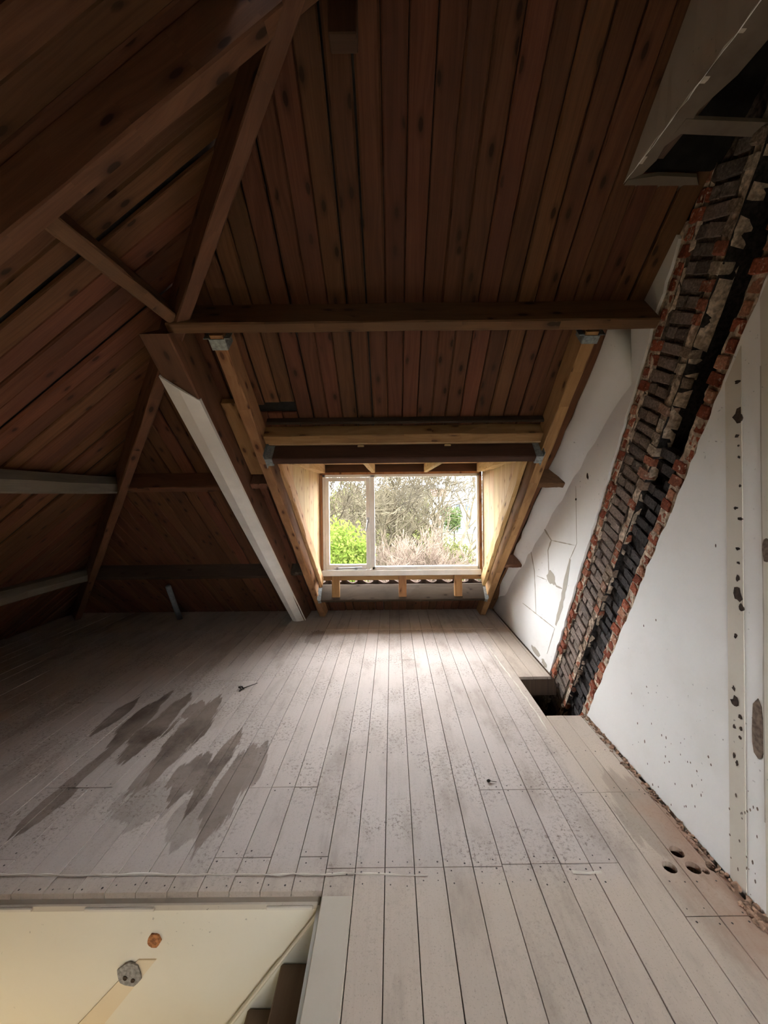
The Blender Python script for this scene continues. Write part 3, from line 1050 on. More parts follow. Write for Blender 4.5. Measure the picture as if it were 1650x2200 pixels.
# soffit pieces left: strip along the corner, cross lath, end lath
def soffit(loop, z, th, mat, name):
    bm = bmesh.new()
    add_hull(bm, [(a, b, z) for a, b in loop], [(a, b, z + th) for a, b in loop])
    return obj(name, bm, mat, soff, (0, 1, 0))
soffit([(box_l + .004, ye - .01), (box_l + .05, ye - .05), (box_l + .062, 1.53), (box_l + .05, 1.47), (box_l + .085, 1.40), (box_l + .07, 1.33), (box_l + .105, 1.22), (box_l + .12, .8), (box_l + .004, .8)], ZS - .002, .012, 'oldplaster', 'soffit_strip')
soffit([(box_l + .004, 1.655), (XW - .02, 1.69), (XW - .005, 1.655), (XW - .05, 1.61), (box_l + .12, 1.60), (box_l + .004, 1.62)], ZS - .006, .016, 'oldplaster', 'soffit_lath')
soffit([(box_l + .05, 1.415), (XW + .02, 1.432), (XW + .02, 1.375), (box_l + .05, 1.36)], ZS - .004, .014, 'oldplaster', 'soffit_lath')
soffit([(box_l + .06, 1.56), (box_l + .11, 1.56), (box_l + .11, 1.3), (box_l + .07, 1.3)], ZS + .03, .02, 'joist', 'soffit_lath')
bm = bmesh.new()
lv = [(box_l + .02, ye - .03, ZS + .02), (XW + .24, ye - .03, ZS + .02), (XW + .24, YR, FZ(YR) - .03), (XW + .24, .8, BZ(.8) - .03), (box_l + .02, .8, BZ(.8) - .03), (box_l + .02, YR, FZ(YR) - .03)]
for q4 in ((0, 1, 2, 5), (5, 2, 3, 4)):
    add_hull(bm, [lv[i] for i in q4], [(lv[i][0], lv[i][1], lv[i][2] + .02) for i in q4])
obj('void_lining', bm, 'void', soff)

# ------------------------------------------------------------------ roof timbers
PD, PW = 0.20, 0.055
def front_purlin(name, x0, x1, yr, d, mat, label, w=PW):
    c = yr + w / 2 * CN
    o = beam(name, (x0, c, FZ(c)), (x1, c, FZ(c)), F_IN, w, d, mat, None)
    return tag(o, label, 'beam')


p1x = HC - 2.023
front_purlin('purlin', p1x + .03, XW - .003, 2.023, 0.20, 'beam', 'long dark brown purlin across the sloping boards above the dormer')
front_purlin('purlin', HC - 3.03 + .03, -1.245, 3.03, 0.155, 'beam', 'brown purlin between hip rafter and white clad beam, level with the window head')
front_purlin('purlin', -1.085, -0.955, 3.03, 0.13, 'beam', 'short purlin stub between white clad beam and dormer rafter')
front_purlin('purlin', 1.125, XW, 3.03, 0.15, 'beam', 'short dark purlin stub between dormer rafter and plaster wall, upper one')
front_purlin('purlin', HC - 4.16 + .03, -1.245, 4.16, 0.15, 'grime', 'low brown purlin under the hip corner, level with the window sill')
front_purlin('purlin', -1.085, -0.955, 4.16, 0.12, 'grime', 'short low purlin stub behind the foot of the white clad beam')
front_purlin('purlin', 1.16, XW, 4.05, 0.13, 'beam', 'short pale purlin stub beside the plaster wall at sill height')


def left_purlin(name, y0, y1, z, d, mat, label, w=PW, rnd_=False):
    xr_ = (z - 3.492) / T
    c = xr_ - w / 2 * CN
    o = beam(name, (c, y0, LZ(c)), (c, y1, LZ(c)), L_IN, w, d, mat, None, ch=.006 if not rnd_ else w * .42, jit=.003 if not rnd_ else .006)
    return tag(o, label, 'beam')


zp1 = FZ(2.023)
left_purlin('purlin', 1.17, HC - (zp1 - 3.492) / T - .01, zp1, .15, 'beam', 'short brown purlin running from the truss rafter to the hip joint', .06)
left_purlin('purlin', 0.4, HC - (FZ(3.03) - 3.492) / T - .03, FZ(3.03), .155, 'dusty', 'dust grey rounded purlin along the hip slope at eye level', .10, True)
left_purlin('purlin', 0.4, HC - (FZ(4.16) - 3.492) / T - .03, FZ(4.16), .15, 'dusty', 'dust grey low purlin along the hip slope near the floor', .10, True)

hd = Vector((-1, 1, -T)).normalized()
apex = Vector((XAP, YR, ZR))
hip_n = (F_IN + L_IN).normalized()
L = ZR / T * Vector((-1, 1, -T)).length
tag(beam('hip_rafter', apex + hip_n * -.0 + hd * .02, apex + hd * (L - .05), hip_n, .062, .20, 'beam', None, seg=24), 'long brown hip rafter where the two board slopes meet', 'beam')
tag(beam('truss_rafter', (XAP + .02, YR, LZ(XAP + .02)), (X_EAVE + .1, YR, LZ(X_EAVE + .1)), L_IN, .062, .167, 'beam', None, seg=20), 'dark broad rafter crossing the hip slope from the roof peak', 'beam')
tag(beam('ridge_beam', (XAP, YR, ZR - .02), (XW, YR, ZR - .02), (0, 0, -1), .05, .07, 'beam'), 'brown ridge beam at the top of the roof', 'beam')
tag(box('king_post', (-.185, -.095, 1.20, 1.26, ZR - .255, ZR - .06), 'header', None, (0, 0, 1)), 'dark square post stub hanging under the roof peak', 'post')

# white-clad principal rafter
PX0, PX1 = -1.235, -1.09
pc = (PX0 + PX1) / 2
dv = .253
dirp = Vector((0, CN, -SN))
top = Fp(pc, 2.12)
endp = Fp(pc, Y_EAVE)
pr = beam('principal_rafter', top, endp, F_IN, PX1 - PX0, dv, 'beam', None, s0=-.10, s1=-.205, seg=14)
tag(pr, 'heavy brown rafter with white painted underside standing on the floor', 'beam')
bm = bmesh.new()
und = lambda x, y, e: Fp(x, y) + F_IN * (dv + e)
ys, yend = 2.24, 4.93
rows = []
for i in range(2):
    yv = (ys, yend)[i]
    sh = (0.0, 0.0)[i]
    kx = PX0 + (.055 if i else .075)
    y_l, y_r = (yv - .02, yv + .11) if i == 0 else (yv, yv)
    y_m = (y_l + y_r) / 2 - (.0 if i else .01)
    rows.append([und(PX0 - .003, y_l, -.004), und(PX0 - .003, y_l, .012), und(kx, y_m, .026), und(PX1 + .003, y_r, -.006 if i else .006), und(PX1 + .003, y_r, -.02)])
V = [[bm.verts.new(p) for p in r] for r in rows]
for i in range(4):
    bm.faces.new((V[0][i], V[1][i], V[1][i + 1], V[0][i + 1]))
bm.faces.new((V[0][0], V[0][4], V[1][4], V[1][0]))
bm.faces.new(V[0]); bm.faces.new(V[1])
cl = obj('white_cladding', bm, 'cladding', pr, dirp)
cl['label'] = 'white painted cladding board on the underside'

# patch board between the white-clad beam and the dormer rafter
q = [Fp(-1.083, 2.48), Fp(-.955, 2.48), Fp(-.955, 3.00), Fp(-1.083, 3.00)]
tag(board('patch_board', [p + F_IN * .065 for p in q], F_IN, .05, 'rafter', None, (0, CN, -SN)), 'light plain board filling the gap beside the white clad beam', 'board')

# ------------------------------------------------------------------ dormer
RDP = .16
def sloped(name, xa, ya, xb, yb, w, d, mat, off=0, s0=0, s1=0, seg=16, jit=.004, par=None):
    return beam(name, Fp(xa, ya) + F_IN * off, Fp(xb, yb) + F_IN * off, F_IN, w, d, mat, par, s0=s0, s1=s1, seg=seg, jit=jit)


rl = sloped('dormer_rafter', -.905, 2.09, -.905, Y_EAVE, .07, RDP, 'rafter', .001, 0, -.13)
tag(rl, 'rough pale pine rafter framing the dormer beside the white clad beam', 'beam')
rr = sloped('dormer_rafter', 1.05, 2.09, 1.15, Y_EAVE, .07, RDP, 'rafter', .001, 0, -.13)
tag(rr, 'rough pale pine rafter framing the dormer beside the plaster wall', 'beam')


def hanger(parent, c, along, sx, down, d, w, t=.004):
    """folded zinc strap: two cheeks and a seat"""
    bm = bmesh.new()
    a, dn = Vector(along).normalized(), Vector(down).normalized()
    s = a.cross(dn)
    c = Vector(c)
    def plate(o_, e1, l1, e2, l2, e3):
        p = [o_, o_ + e1 * l1, o_ + e1 * l1 + e2 * l2, o_ + e2 * l2]
        add_hull(bm, p, [v + e3 * t for v in p])
    for sg in (-1, 1):
        plate(c + s * sg * (w / 2 + .002), a, sx, dn, d, s * sg)
        plate(c + s * sg * (w / 2 + .002), s * sg, .03, dn, d, a * -1)
    plate(c - s * (w / 2 + .004) + dn * d, a, sx, s, w + .008, dn)
    return obj('joist_hanger', bm, 'zinc', parent)


hanger(rl, Fp(-.905, 2.105) + F_IN * .07, (0, CN, -SN), .06, F_IN, .092, .074)
hanger(rr, Fp(1.052, 2.105) + F_IN * .07, (0, CN, -SN), .045, F_IN, .092, .074)

hy = 2.76 + .0275 * CN
hb = beam('header_beam', (-.868, hy, FZ(hy)), (1.04, hy, FZ(hy)), F_IN, .055, .205, 'header', None, jit=.001)
tag(hb, 'dark brown header beam over the dormer window', 'beam')
for sx_, xx in ((1, -.868), (-1, 1.04)):
    p = Vector((xx, hy, FZ(hy)))
    hanger(hb, p + F_IN * .04, (sx_, 0, 0), .05, F_IN, .168, .058)
ly = 2.668
lb = beam('ledger_board', (-.868, ly + .03, FZ(ly + .03)), (1.04, ly + .03, FZ(ly + .03)), F_IN, .075, .105, 'rafter', None)
tag(lb, 'pale pine ledger timber along the upper edge of the dark header', 'beam')
by = 2.622
tag(beam('batten', (-.84, by, FZ(by)), (1.03, by, FZ(by)), F_IN, .022, .05, 'grime'), 'thin dark batten on the boards above the ledger timber', 'batten')

# dormer cheeks, plates, ceiling
WY = 4.47                              # window plane
CZ = 1.90                              # dormer ceiling
def cheek(side, xa, xb, name, label):
    root = tag(empty(name, (xb, WY, 1)), label, 'wall', kind='structure')
    ya, yb_ = 2.66, WY + .02
    nb = 9
    for i in range(nb):
        y0 = ya + (yb_ - ya) * i / nb + .001
        y1 = ya + (yb_ - ya) * (i + 1) / nb - .001
        xx = lambda y: xa + (xb - xa) * (y - ya) / (yb_ - ya)
        lowz = lambda y: FZ(y) - .02
        pts = [(xx(y0), y0, lowz(y0)), (xx(y1), y1, lowz(y1)), (xx(y1), y1, CZ + .02), (xx(y0), y0, CZ + .02)]
        board('cheek_board', pts, (side, 0, 0), .014, 'cheek', root, (0, 0, 1), .0015)
    return root


cl_ = cheek(1, -.835, -.835, 'wall_dormer_left', 'pale pine board cheek of the dormer beside the casement')
cr_ = cheek(-1, .985, 1.055, 'wall_dormer_right', 'pale pine board cheek of the dormer beside the fixed pane')
# opaque backing outside each cheek
for (x0, x1, par) in ((-.90, -.852, cl_), (1.075, 1.12, cr_)):
    bm = bmesh.new()
    pr_ = [(2.66, FZ(2.66) - .02), (WY + .08, FZ(WY + .08) - .02), (WY + .08, CZ + .1), (2.66, CZ + .1)]
    add_hull(bm, [(x0, a, b) for a, b in pr_], [(x1, a, b) for a, b in pr_])
    obj('cheek_backing', bm, 'felt', par)
# plates along the slope at the foot of each cheek
tag(sloped('cheek_plate', -.806, 2.84, -.806, 4.40, .034, .115, 'plate', .02, seg=14), 'pale sloping plate along the foot of the dormer cheek beside the casement', 'beam')
tag(sloped('cheek_plate', .962, 2.84, 1.022, 4.40, .036, .115, 'plate', .02, seg=14), 'pale sloping plate along the foot of the dormer cheek beside the fixed pane', 'beam')
# top rails and ceiling joists
dc = tag(empty('ceiling_dormer', (0, 3.6, CZ)), 'pale plywood ceiling of the dormer', 'ceiling', kind='structure')
bm = bmesh.new()
add_box(bm, -.85, 1.08, 2.66, WY + .05, CZ, CZ + .012)
obj('plywood_sheet', bm, 'cheek', dc, (1, 0, 0))
bm = bmesh.new()
add_box(bm, -.86, 1.09, 2.80, WY + .12, CZ + .015, CZ + .09)
obj('dormer_roof', bm, 'felt', dc)
DB = 1.80
for xx, lab in ((-.215, 'small pale joist under the dormer ceiling on the casement side'), (.395, 'small pale joist under the dormer ceiling on the fixed pane side')):
    tag(beam('ceiling_joist', (xx, 2.70, CZ), (xx, WY - .03, CZ), (0, 0, -1), .045, CZ - DB, 'cheek'), lab, 'beam')
tag(beam('top_rail', (-.800, 2.72, CZ), (-.800, WY - .03, CZ), (0, 0, -1), .065, CZ - DB, 'cheek', jit=.008), 'rough pale rail in the dormer corner above the casement', 'beam')
tag(beam('top_rail', (.945, 2.72, CZ), (1.015, WY - .03, CZ), (0, 0, -1), .065, CZ - DB, 'cheek', jit=.008), 'rough pale rail in the dormer corner above the fixed pane', 'beam')
tag(box('window_lintel', (-.83, 1.045, WY - .03, WY + .06, DB + .005, CZ), 'header'), 'dark lintel timber directly above the window', 'beam')

# window
WX0, WX1, WZ0, WZ1 = -.815, 1.020, .628, 1.795
win = tag(empty('window_1', ((WX0 + WX1) / 2, WY, WZ0)), 'white painted dormer window with a casement and a wide fixed pane', 'window', kind='structure')
bm = bmesh.new()
add_bevel_box(bm, WX0 - .018, WX0 + .012, WY - .03, WY + .06, WZ0, WZ1 + .014, .002)
add_bevel_box(bm, WX1 - .012, WX1 + .018, WY - .03, WY + .06, WZ0, WZ1 + .014, .002)
add_bevel_box(bm, WX0 - .018, WX1 + .018, WY - .03, WY + .06, WZ1 - .012, WZ1 + .016, .002)
obj('window_lining', bm, 'rafter', win, (0, 0, 1))
bm = bmesh.new()
MX = -.235                             # mullion centre
fy0, fy1 = WY - .02, WY + .045
add_bevel_box(bm, WX0 + .010, WX0 + .040, fy0, fy1, WZ0 + .05, WZ1 - .01, .003)
add_bevel_box(bm, WX1 - .036, WX1 - .010, fy0, fy1, WZ0 + .05, WZ1 - .01, .003)
add_bevel_box(bm, WX0 + .010, WX1 - .010, fy0, fy1, WZ1 - .042, WZ1 - .010, .003)
add_bevel_box(bm, MX - .020, MX + .032, fy0, fy1, WZ0 + .05, WZ1 - .02, .003)
add_bevel_box(bm, MX, WX1 - .02, fy0, fy1, WZ0 + .04, WZ0 + .085, .003)
obj('window_frame', bm, 'white', win)
bm = bmesh.new()
add_bevel_box(bm, WX0 - .0, WX1 + .0, WY - .055, WY + .06, WZ0 - .012, WZ0 + .05, .005)
obj('window_sill', bm, 'white', win)
sx0, sx1, sz0, sz1 = WX0 + .042, MX - .022, WZ0 + .055, WZ1 - .046
sash = empty('casement', ((sx0 + sx1) / 2, WY, sz0)); sash.parent = win; sash.matrix_parent_inverse = win.matrix_basis.inverted()
bpy.context.view_layer.update()


def sub(o, p):
    o.parent = p
    o.matrix_parent_inverse = p.matrix_world.inverted()
    return o


sw = .045
bm = bmesh.new()
add_bevel_box(bm, sx0, sx0 + sw, WY - .03, WY + .02, sz0, sz1, .004)
add_bevel_box(bm, sx1 - sw, sx1, WY - .03, WY + .02, sz0, sz1, .004)
add_bevel_box(bm, sx0 + sw, sx1 - sw, WY - .03, WY + .02, sz0, sz0 + .06, .004)
add_bevel_box(bm, sx0 + sw, sx1 - sw, WY - .03, WY + .02, sz1 - sw, sz1, .004)
sub(obj('casement_frame', bm, 'white'), sash)
bm = bmesh.new()
add_box(bm, sx0 + sw, sx1 - sw, WY - .002, WY + .002, sz0 + .06, sz1 - sw)
sub(obj('pane', bm, 'glass'), sash)
bm = bmesh.new()
tube(bm, [(sx1 - .02, WY - .03, 1.26), (sx1 - .02, WY - .055, 1.255), (sx1 - .03, WY - .06, 1.20), (sx1 - .045, WY - .058, 1.13)], [.009, .010, .008, .006])
add_bevel_box(bm, sx1 - .034, sx1 - .006, WY - .036, WY - .03, 1.225, 1.285, .002)
sub(obj('window_handle', bm, 'metal', smooth=False), sash)
bm = bmesh.new()
tube(bm, [(sx0 + .10, WY - .045, sz0 + .02), (sx0 + .25, WY - .05, sz0 + .024), (sx0 + .42, WY - .045, sz0 + .03)], [.007, .007, .007])
add_bevel_box(bm, sx0 + .12, sx0 + .15, WY - .055, WY - .03, sz0 + .004, sz0 + .034, .002)
add_bevel_box(bm, sx0 + .34, sx0 + .37, WY - .055, WY - .03, sz0 + .004, sz0 + .034, .002)
sub(obj('window_stay', bm, 'metal'), sash)
bm = bmesh.new()
add_box(bm, MX + .032, WX1 - .036, WY + .008, WY + .012, WZ0 + .085, WZ1 - .042)
obj('pane', bm, 'glass', win)

# below the window: rail, trimmer, studs, tiles
tag(box('sill_rail', (-.84, 1.05, WY + .005, WY + .05, WZ0 - .075, WZ0 - .014), 'rafter'), 'brown rail under the white window sill', 'beam')
ty = 4.56 + .0275 * CN
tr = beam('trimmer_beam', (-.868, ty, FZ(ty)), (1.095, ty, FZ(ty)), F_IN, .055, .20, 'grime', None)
tag(tr, 'dusty grey brown trimmer beam below the dormer window', 'beam')
for sx_, xx in ((1, -.868), (-1, 1.095)):
    hanger(tr, Vector((xx, ty, FZ(ty))) + F_IN * .05, (sx_, 0, 0), .035, F_IN, .153, .058)
for xx, lab in ((-.66, 'short pale stud under the sill below the casement'), (.112, 'short pale stud under the middle of the window sill'), (.755, 'short pale stud under the sill near the plaster wall')):
    bm = bmesh.new()
    add_bevel_box(bm, xx - .045, xx + .045, WY - .035, WY + .004, .365, WZ0 - .014, .004)
    tag(obj('sill_stud', bm, 'rafter', None, (0, 0, 1)), lab, 'post')
# pantiles outside, seen through the slot under the rail
for i in range(12):
    bm = bmesh.new()
    x0 = -1.02 + i * .19
    nx, g = 10, []
    for r in range(2):
        row = []
        for k in range(nx + 1):
            u = k / nx
            hgt = .030 + .024 * math.sin(u * 2 * math.pi) + (.012 if r == 0 else 0)
            yv = (4.57, 4.95)[r]
            p = Fp(x0 + u * .215, yv) - F_IN * hgt
            row.append((bm.verts.new(p), bm.verts.new(p - F_IN * .014)))
        g.append(row)
    for k in range(nx):
        bm.faces.new((g[0][k][0], g[0][k + 1][0], g[1][k + 1][0], g[1][k][0]))
        bm.faces.new((g[0][k][1], g[0][k + 1][1], g[1][k + 1][1], g[1][k][1]))
        bm.faces.new((g[0][k][0], g[0][k + 1][0], g[0][k + 1][1], g[0][k][1]))
        bm.faces.new((g[1][k][0], g[1][k + 1][0], g[1][k + 1][1], g[1][k][1]))
    tag(obj('roof_tile', bm, 'tile'), 'wavy dark clay roof tile outside, below the window sill', 'tile', 'roof tiles under the dormer window')

# ------------------------------------------------------------------ stairwell
wf = tag(empty('wall_stairwell', (-1.4, WELL[3], -.3)), 'cream painted wall of the stairwell', 'wall', kind='structure')
bm = bmesh.new(); add_box(bm, WELL[0], WELL[1] + .03, WELL[3] - .004, WELL[3] + .03, -.252, -.05); obj('fascia_panel', bm, 'cream', wf)
bm = bmesh.new(); add_box(bm, WELL[0], WELL[1] + .03, WELL[3] + .004, WELL[3] + .04, -2.6, -.254); obj('wall_panel', bm, 'cream', wf)
bm = bmesh.new(); add_bevel_box(bm, WELL[0], -.30, WELL[3] - .022, WELL[3] + .02, -.050, -.022, .004); obj('nosing_strip', bm, 'edgepaint', wf)
# chipped nosing pieces
for (a, b, z) in ((-1.20, -.93, -.034), (-.50, -.32, -.034), (-1.9, -1.4, -.03)):
    bm = bmesh.new(); add_bevel_box(bm, a, b, WELL[3] - .030, WELL[3] - .016, z - .010, z + .004, .003); obj('nosing_strip', bm, 'strip', wf)
ws = tag(empty('wall_stairwell_right', (WELL[1], 1, -.3)), 'pale side wall of the stairwell below the floor edge', 'wall', kind='structure')
bm = bmesh.new(); add_box(bm, WELL[1] + .0, WELL[1] + .03, WELL[2] - .03, WELL[3] + .03, -2.6, -.026); obj('side_panel', bm, 'pale', ws)
wb = tag(empty('wall_stairwell_back', (WELL[0], WELL[2], -.3)), 'plain walls closing the stairwell', 'wall', kind='structure')
bm = bmesh.new(); add_box(bm, WELL[0] - .04, WELL[1] + .03, WELL[2] - .06, WELL[2] - .03, -2.6, -.026); add_box(bm, WELL[0] - .04, WELL[0], WELL[2] - .03, WELL[3] + .03, -2.6, -.026); add_box(bm, WELL[0] - .04, WELL[1] + .03, WELL[2] - .06, WELL[3] + .04, -2.65, -2.6)
obj('back_panel', bm, 'cream', wb)
# rusty pipe stub, filled chase, wall box
def wpatch(name, pts, mat, y=WELL[3], th=.006, parent=wf):
    bm = bmesh.new()
    add_hull(bm, [(a, y, b) for a, b in pts], [(a, y + th, b) for a, b in pts])
    return obj(name, bm, mat, parent)
circ = lambda cx, cz, r, n=16, j=.1: [(cx + math.cos(2 * math.pi * i / n) * r * rnd.uniform(1 - j, 1 + j), cz + math.sin(2 * math.pi * i / n) * r * rnd.uniform(1 - j, 1 + j)) for i in range(n)]
wpatch('rusty_stub', circ(-.944, -.178, .026), 'rust', WELL[3] - .010)
wpatch('filled_chase', [(-1.012, -.262), (-.942, -.262), (-1.47, -.90), (-1.62, -.90)], 'chase', WELL[3] - .001)
wpatch('wall_box', circ(-1.045, -.315, .046, 16, .12), 'greybox', WELL[3] - .006)
wpatch('wall_box_screw', circ(-1.06, -.325, .009, 8), 'hole', WELL[3] - .008)
wpatch('wall_box_screw', circ(-1.03, -.335, .008, 8), 'hole', WELL[3] - .008)
# stair: string board up the wall, treads and risers stepping down
stair = tag(empty('staircase', (-.6, 1.2, -.5)), 'steep stair with brown treads going down the opening in the floor', 'staircase')
bm = bmesh.new()
ln = [(-.295, -.058), (-.66, -.51), (-1.6, -1.68), (-1.6, -2.1), (-.295, -.9)]
add_hull(bm, [(a, WELL[3] - .022, b) for a, b in ln], [(a, WELL[3] + .002, b) for a, b in ln])
obj('wall_string', bm, 'pale', stair)
bm = bmesh.new()
tube(bm, [(-.30, WELL[3] - .024, -.062), (-.66, WELL[3] - .024, -.508), (-1.6, WELL[3] - .024, -1.676)], [.006] * 3, 6)
obj('string_moulding', bm, 'cream', stair)
for i in range(9):
    xr_, zt_ = -.300 - .13 * i, -.250 - .172 * i
    bm = bmesh.new(); add_bevel_box(bm, xr_ - .145, xr_, WELL[2] + .02, WELL[3] - .023, zt_ - .03, zt_, .006)
    obj('tread', bm, 'tread', stair, (0, 1, 0))
    bm = bmesh.new(); add_box(bm, xr_ - .004, xr_ + .01, WELL[2] + .02, WELL[3] - .023, zt_, zt_ + .172 - .03 if i else -.03)
    obj('riser', bm, 'pale', stair, (0, 1, 0))
# painted plank along the edge of the stairwell
pl = box('edge_plank', (-.286, -.170, .45, 1.482, -.001, .006), 'edgepaint', None, (0, 1, 0), .003)
tag(pl, 'cream painted plank along the edge of the stair opening', 'plank')
# unseen bulb added to light the stairwell wall from below
lamp = tag(empty('added_stair_bulb', (-1.5, .8, -1.45)), 'added bare warm bulb out of view, lighting the stairwell wall', 'lamp')
bm = bmesh.new(); tube(bm, [(-1.5, .8, -1.40), (-1.5, .43, -1.2)], [.004, .004], 6); obj('flex', bm, 'white', lamp)
bm = bmesh.new(); bmesh.ops.create_uvsphere(bm, u_segments=12, v_segments=8, radius=.035, matrix=Matrix.Translation((-1.5, .8, -1.45)))
me_ = N('added_bulb_glow'); me_.b.inputs['Emission Color'].default_value = (1, .72, .38, 1); me_.b.inputs['Emission Strength'].default_value = 30
M['bulb'] = me_.done((.9, .8, .6, 1))
obj('bulb', bm, 'bulb', lamp, smooth=True)
pt = bpy.data.lights.new('added_bulb_light', 'POINT'); pt.energy = 14; pt.color = (1, .86, .64); pt.shadow_soft_size = .05
pto = bpy.data.objects.new('added_bulb_light', pt); COL.objects.link(pto); pto.parent = lamp; pto.matrix_parent_inverse = lamp.matrix_basis.inverted(); pto.location = (-1.5, .8, -1.52)

# ------------------------------------------------------------------ small things
bm = bmesh.new()
tube(bm, [(-2.70, 4.87, 0.0), (-2.66, 4.66, .28), (-2.63, 4.50, .50)], [.032, .03, .03], 12)
tag(obj('waste_pipe', bm, 'pipe', None, smooth=True), 'slanting grey pipe in the dark corner under the low purlin', 'pipe')
bm = bmesh.new()
tube(bm, [(-1.22, 3.04, .008), (-1.205, 3.07, .014), (-1.17, 3.12, .008), (-1.125, 3.17, .005)], [.006, .005, .003, .002], 6)
tube(bm, [(-1.215, 3.06, .010), (-1.24, 3.08, .018), (-1.225, 3.10, .010), (-1.20, 3.075, .006)], [.007, .008, .007, .005], 6)
tag(obj('twig', bm, 'twig'), 'dark curled twig lying on the floor by the stains', 'twig')
bm = bmesh.new()
bmesh.ops.create_icosphere(bm, subdivisions=2, radius=1, matrix=Matrix.Translation((.503, 2.064, .007)) @ Matrix.Diagonal((.011, .008, .007, 1)))
tube(bm, [(.503, 2.064, .007), (.545, 2.060, .004)], [.002, .0015], 5)
tag(obj('screw', bm, 'twig'), 'dark loose screw lying on the floorboards', 'screw')

# ------------------------------------------------------------------ outside: garden and houses
GZ = -6.0
bm = bmesh.new()
add_box(bm, -160, 160, -160, 220, GZ - .2, GZ)
tag(obj('garden_ground', bm, 'lawn'), 'garden ground below the window', 'ground', kind='structure')


def grow(bm, p, d, L, r, depth, rg, rmin, spread):
    n = 3
    pts, rad = [p.copy()], [r]
    q = p.copy()
    for i in range(n):
        d = (d + Vector((rg.uniform(-1, 1), rg.uniform(-1, 1), rg.uniform(-.4, .8))) * .16).normalized()
        q = q + d * (L / n)
        pts.append(q.copy())
        rad.append(max(rmin, r * (1 - .45 * (i + 1) / n)))
    tube(bm, pts, rad, 5 if r > .04 else 3, False)
    if depth == 0: return
    for k in range(rg.choice((2, 3, 3, 4))):
        ax = Vector((rg.uniform(-1, 1), rg.uniform(-1, 1), rg.uniform(-.3, .3))).normalized()
        nd = (Matrix.Rotation(rg.uniform(.25, spread), 3, ax) @ d).normalized()
        grow(bm, pts[rg.choice((1, 2, 3, 3))], nd, L * rg.uniform(.6, .85), max(rmin, r * rg.uniform(.45, .68)), depth - 1, rg, rmin, spread)


def bare_tree(x, y, h, seed, mat, label, group=None, rmin=.011, depth=6, stems=1, spread=.85, r0=None):
    rg = random.Random(seed)
    bm = bmesh.new()
    for s in range(stems):
        d = Vector((rg.uniform(-.25, .25) * (1 + stems * .2), rg.uniform(-.2, .2), 1)).normalized()
        grow(bm, Vector((x + rg.uniform(-.2, .2) * stems * .5, y + rg.uniform(-.2, .2), GZ)), d, h * .36, r0 or h * .016, depth, rg, rmin, spread)
    return tag(obj('bare_tree', bm, mat), label, 'tree', group)


def leafy(name, x, y, ztop, rx, rz, n, size, seed, mat, label, cat='shrub', group=None):
    rg = random.Random(seed)
    root = tag(empty(name, (x, y, GZ)), label, cat, group)
    vs, fs = [], []
    cz = ztop - rz
    lobes = [(x + rg.uniform(-.5, .5) * rx, y + rg.uniform(-.4, .4) * rx, cz + rg.uniform(-.5, .45) * rz, rg.uniform(.4, .7)) for i in range(9)]
    for i in range(n):
        lx, ly_, lz, lr = rg.choice(lobes)
        v = Vector((rg.gauss(0, 1), rg.gauss(0, 1), rg.gauss(0, 1))).normalized() * (lr * rg.uniform(.55, 1.05))
        c = Vector((lx + v.x * rx, ly_ + v.y * rx, lz + v.z * rz))
        a = Vector((rg.uniform(-1, 1), rg.uniform(-1, 1), rg.uniform(-1, 1))).normalized()
        b = a.orthogonal().normalized()
        s = size * rg.uniform(.6, 1.3)
        k = len(vs)
        vs += [c - a * s, c + b * s * .5, c + a * s, c - b * s * .5]
        fs.append((k, k + 1, k + 2, k + 3))
    me = bpy.data.meshes.new('foliage')
    me.from_pydata(vs, [], fs)
    me.materials.append(M[mat])
    o_ = bpy.data.objects.new('foliage', me)
    COL.objects.link(o_)
    o_.parent = root
    o_.matrix_parent_inverse = root.matrix_basis.inverted()
    o_['kind'] = 'stuff'
    bm = bmesh.new()
    tube(bm, [(x, y, GZ), (x + .1, y, (GZ + cz) / 2), (x, y, cz)], [.12, .09, .05], 6)
    obj('trunk', bm, 'bark_dark', root)
    return root


leafy('lime_shrub', -1.75, 14.0, .85, 1.25, 1.9, 5200, .075, 3, 'leaf_lime', 'bright lime green shrub outside behind the casement pane')
leafy('pale_shrub', .6, 27, -.6, 3.2, 2.6, 6500, .12, 4, 'leaf_pale', 'pale buff leafy shrub outside behind the bare tree')
leafy('olive_shrub', 3.1, 22, -.9, 1.9, 2.2, 5000, .10, 5, 'leaf_olive', 'olive green shrub outside at the lower corner of the fixed pane')
leafy('dark_shrub', 3.75, 17, -1.45, .7, .9, 2200, .075, 6, 'leaf_dark', 'dark green shrub outside beside the olive shrub')
leafy('garden_tree', -4.2, 38, 2.0, 4.2, 4.4, 7500, .26, 7, 'leaf_pale', 'pale leafy garden tree far behind the lime shrub', 'tree')
leafy('garden_tree', 2.6, 46, .6, 4.2, 4.0, 7500, .27, 8, 'leaf_olive', 'olive garden tree far behind the bare tree', 'tree')
leafy('garden_tree', 8.3, 52, .6, 2.0, 2.2, 3000, .14, 9, 'leaf_dark', 'dark green garden tree in front of the white houses', 'tree')
leafy('garden_tree', 1.5, 66, 3.0, 5.5, 5.0, 7500, .34, 14, 'leaf_pale', 'pale leafy tree far off in front of the terrace house', 'tree')
leafy('garden_tree', -9.5, 62, 4.0, 5.5, 5.5, 7500, .32, 15, 'leaf_olive', 'olive tree far off at the edge of the casement pane', 'tree')
leafy('garden_tree', -.5, 55, 3.6, 4.5, 4.5, 7500, .32, 12, 'leaf_pale', 'broad pale tree far off behind the mullion', 'tree')
bare_tree(.35, 18, 10.5, 21, 'bark', 'tall bare tree with pale branching limbs behind the fixed pane', depth=6, stems=2)
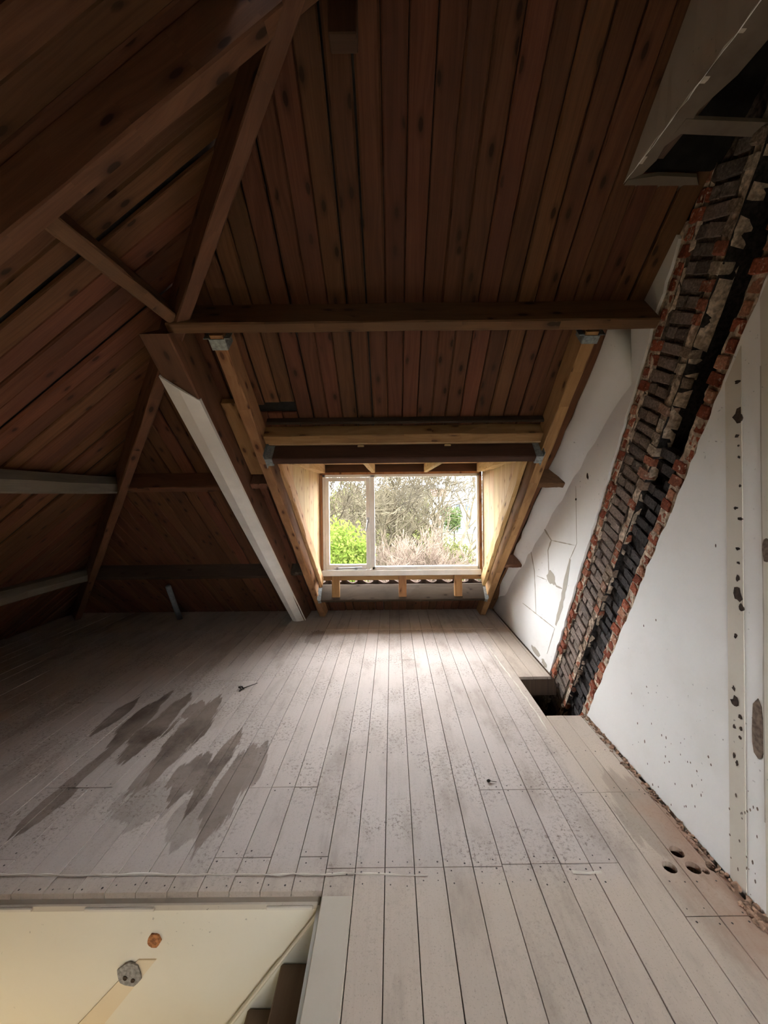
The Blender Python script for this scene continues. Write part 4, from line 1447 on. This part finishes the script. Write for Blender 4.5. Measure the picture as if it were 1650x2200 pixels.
bare_tree(2.2, 21, 10.0, 22, 'bark', 'slender bare tree behind the fixed pane nearer the plaster wall side', depth=6, stems=1)
bare_tree(-1.7, 19, 10.8, 23, 'bark_dark', 'dark bare tree rising behind the lime shrub', depth=6, stems=2)
bare_tree(3.6, 24, 11.0, 31, 'bark', 'tall bare tree near the far houses', depth=6, stems=2, rmin=.014)
bare_tree(.9, 25, 11.2, 32, 'bark_dark', 'brown bare tree farther back between the pale trees', depth=6, stems=2, rmin=.014)
bare_tree(-2.9, 23, 11.0, 33, 'bark', 'bare tree beyond the casement behind the dark bare tree', depth=6, stems=2, rmin=.014)
bare_tree(1.4, 15, 5.4, 24, 'bark_pink', 'pinkish bare twiggy bush below the tall bare tree', depth=6, stems=5, spread=.6, r0=.05, rmin=.009)
bare_tree(2.4, 16, 5.0, 25, 'bark_pink', 'pinkish bare twiggy bush beside the dark green shrub', depth=6, stems=4, spread=.6, r0=.05, rmin=.009)
bare_tree(-.1, 16, 5.2, 26, 'bark_pink', 'pinkish bare twiggy bush behind the window mullion', depth=6, stems=3, spread=.6, r0=.05, rmin=.009)


def house(x, y, w, d, hwall, hroof, label, roofm, rot=0, stories=2):
    root = tag(empty('house', (x, y, GZ)), label, 'house')
    bm = bmesh.new(); add_box(bm, x - w / 2, x + w / 2, y, y + d, GZ, GZ + hwall); obj('house_wall', bm, 'hwall', root)
    bm = bmesh.new()
    z = GZ + hwall
    add_hull(bm, [(x - w / 2 - .2, y - .2, z), (x - w / 2 - .2, y + d + .2, z), (x - w / 2 - .2, y + d / 2, z + hroof)], [(x + w / 2 + .2, y - .2, z), (x + w / 2 + .2, y + d + .2, z), (x + w / 2 + .2, y + d / 2, z + hroof)])
    rf = obj('house_roof', bm, roofm, root)
    bm = bmesh.new(); add_box(bm, x + w * .3, x + w * .3 + .5, y + d / 2 - .3, y + d / 2 + .3, z + hroof - .6, z + hroof + .8); obj('chimney', bm, 'hroofred', root)
    nw = max(2, int(w / 1.8))
    for st in range(stories):
        for i in range(nw):
            cx = x - w / 2 + (i + .5) * w / nw
            cz = GZ + 1.5 + st * (hwall - 1) / stories
            f = bm = bmesh.new(); add_box(bm, cx - .5, cx + .5, y - .06, y + .02, cz - .65, cz + .65)
            f = obj('house_window', bm, 'hwall', root)
            bm = bmesh.new(); add_box(bm, cx - .42, cx + .42, y - .09, y - .05, cz - .57, cz + .57)
            f2 = obj('house_pane', bm, 'hglass'); f2.parent = f
    return root


house(14.2, 72, 5.5, 7, 8.0, 2.0, 'white house with grey roof far off beyond the fixed pane', 'hroof')
house(11.0, 84, 4.5, 7, 7.0, 1.7, 'pale house with red roof far off beyond the bare tree', 'hroofred')
house(20.5, 96, 8, 8, 8.0, 2.2, 'tall pale house farthest off beyond the gardens', 'hroof', stories=3)
house(8.2, 110, 9, 8, 8.3, 2.0, 'wide pale terrace house at the skyline', 'hroof', stories=3)
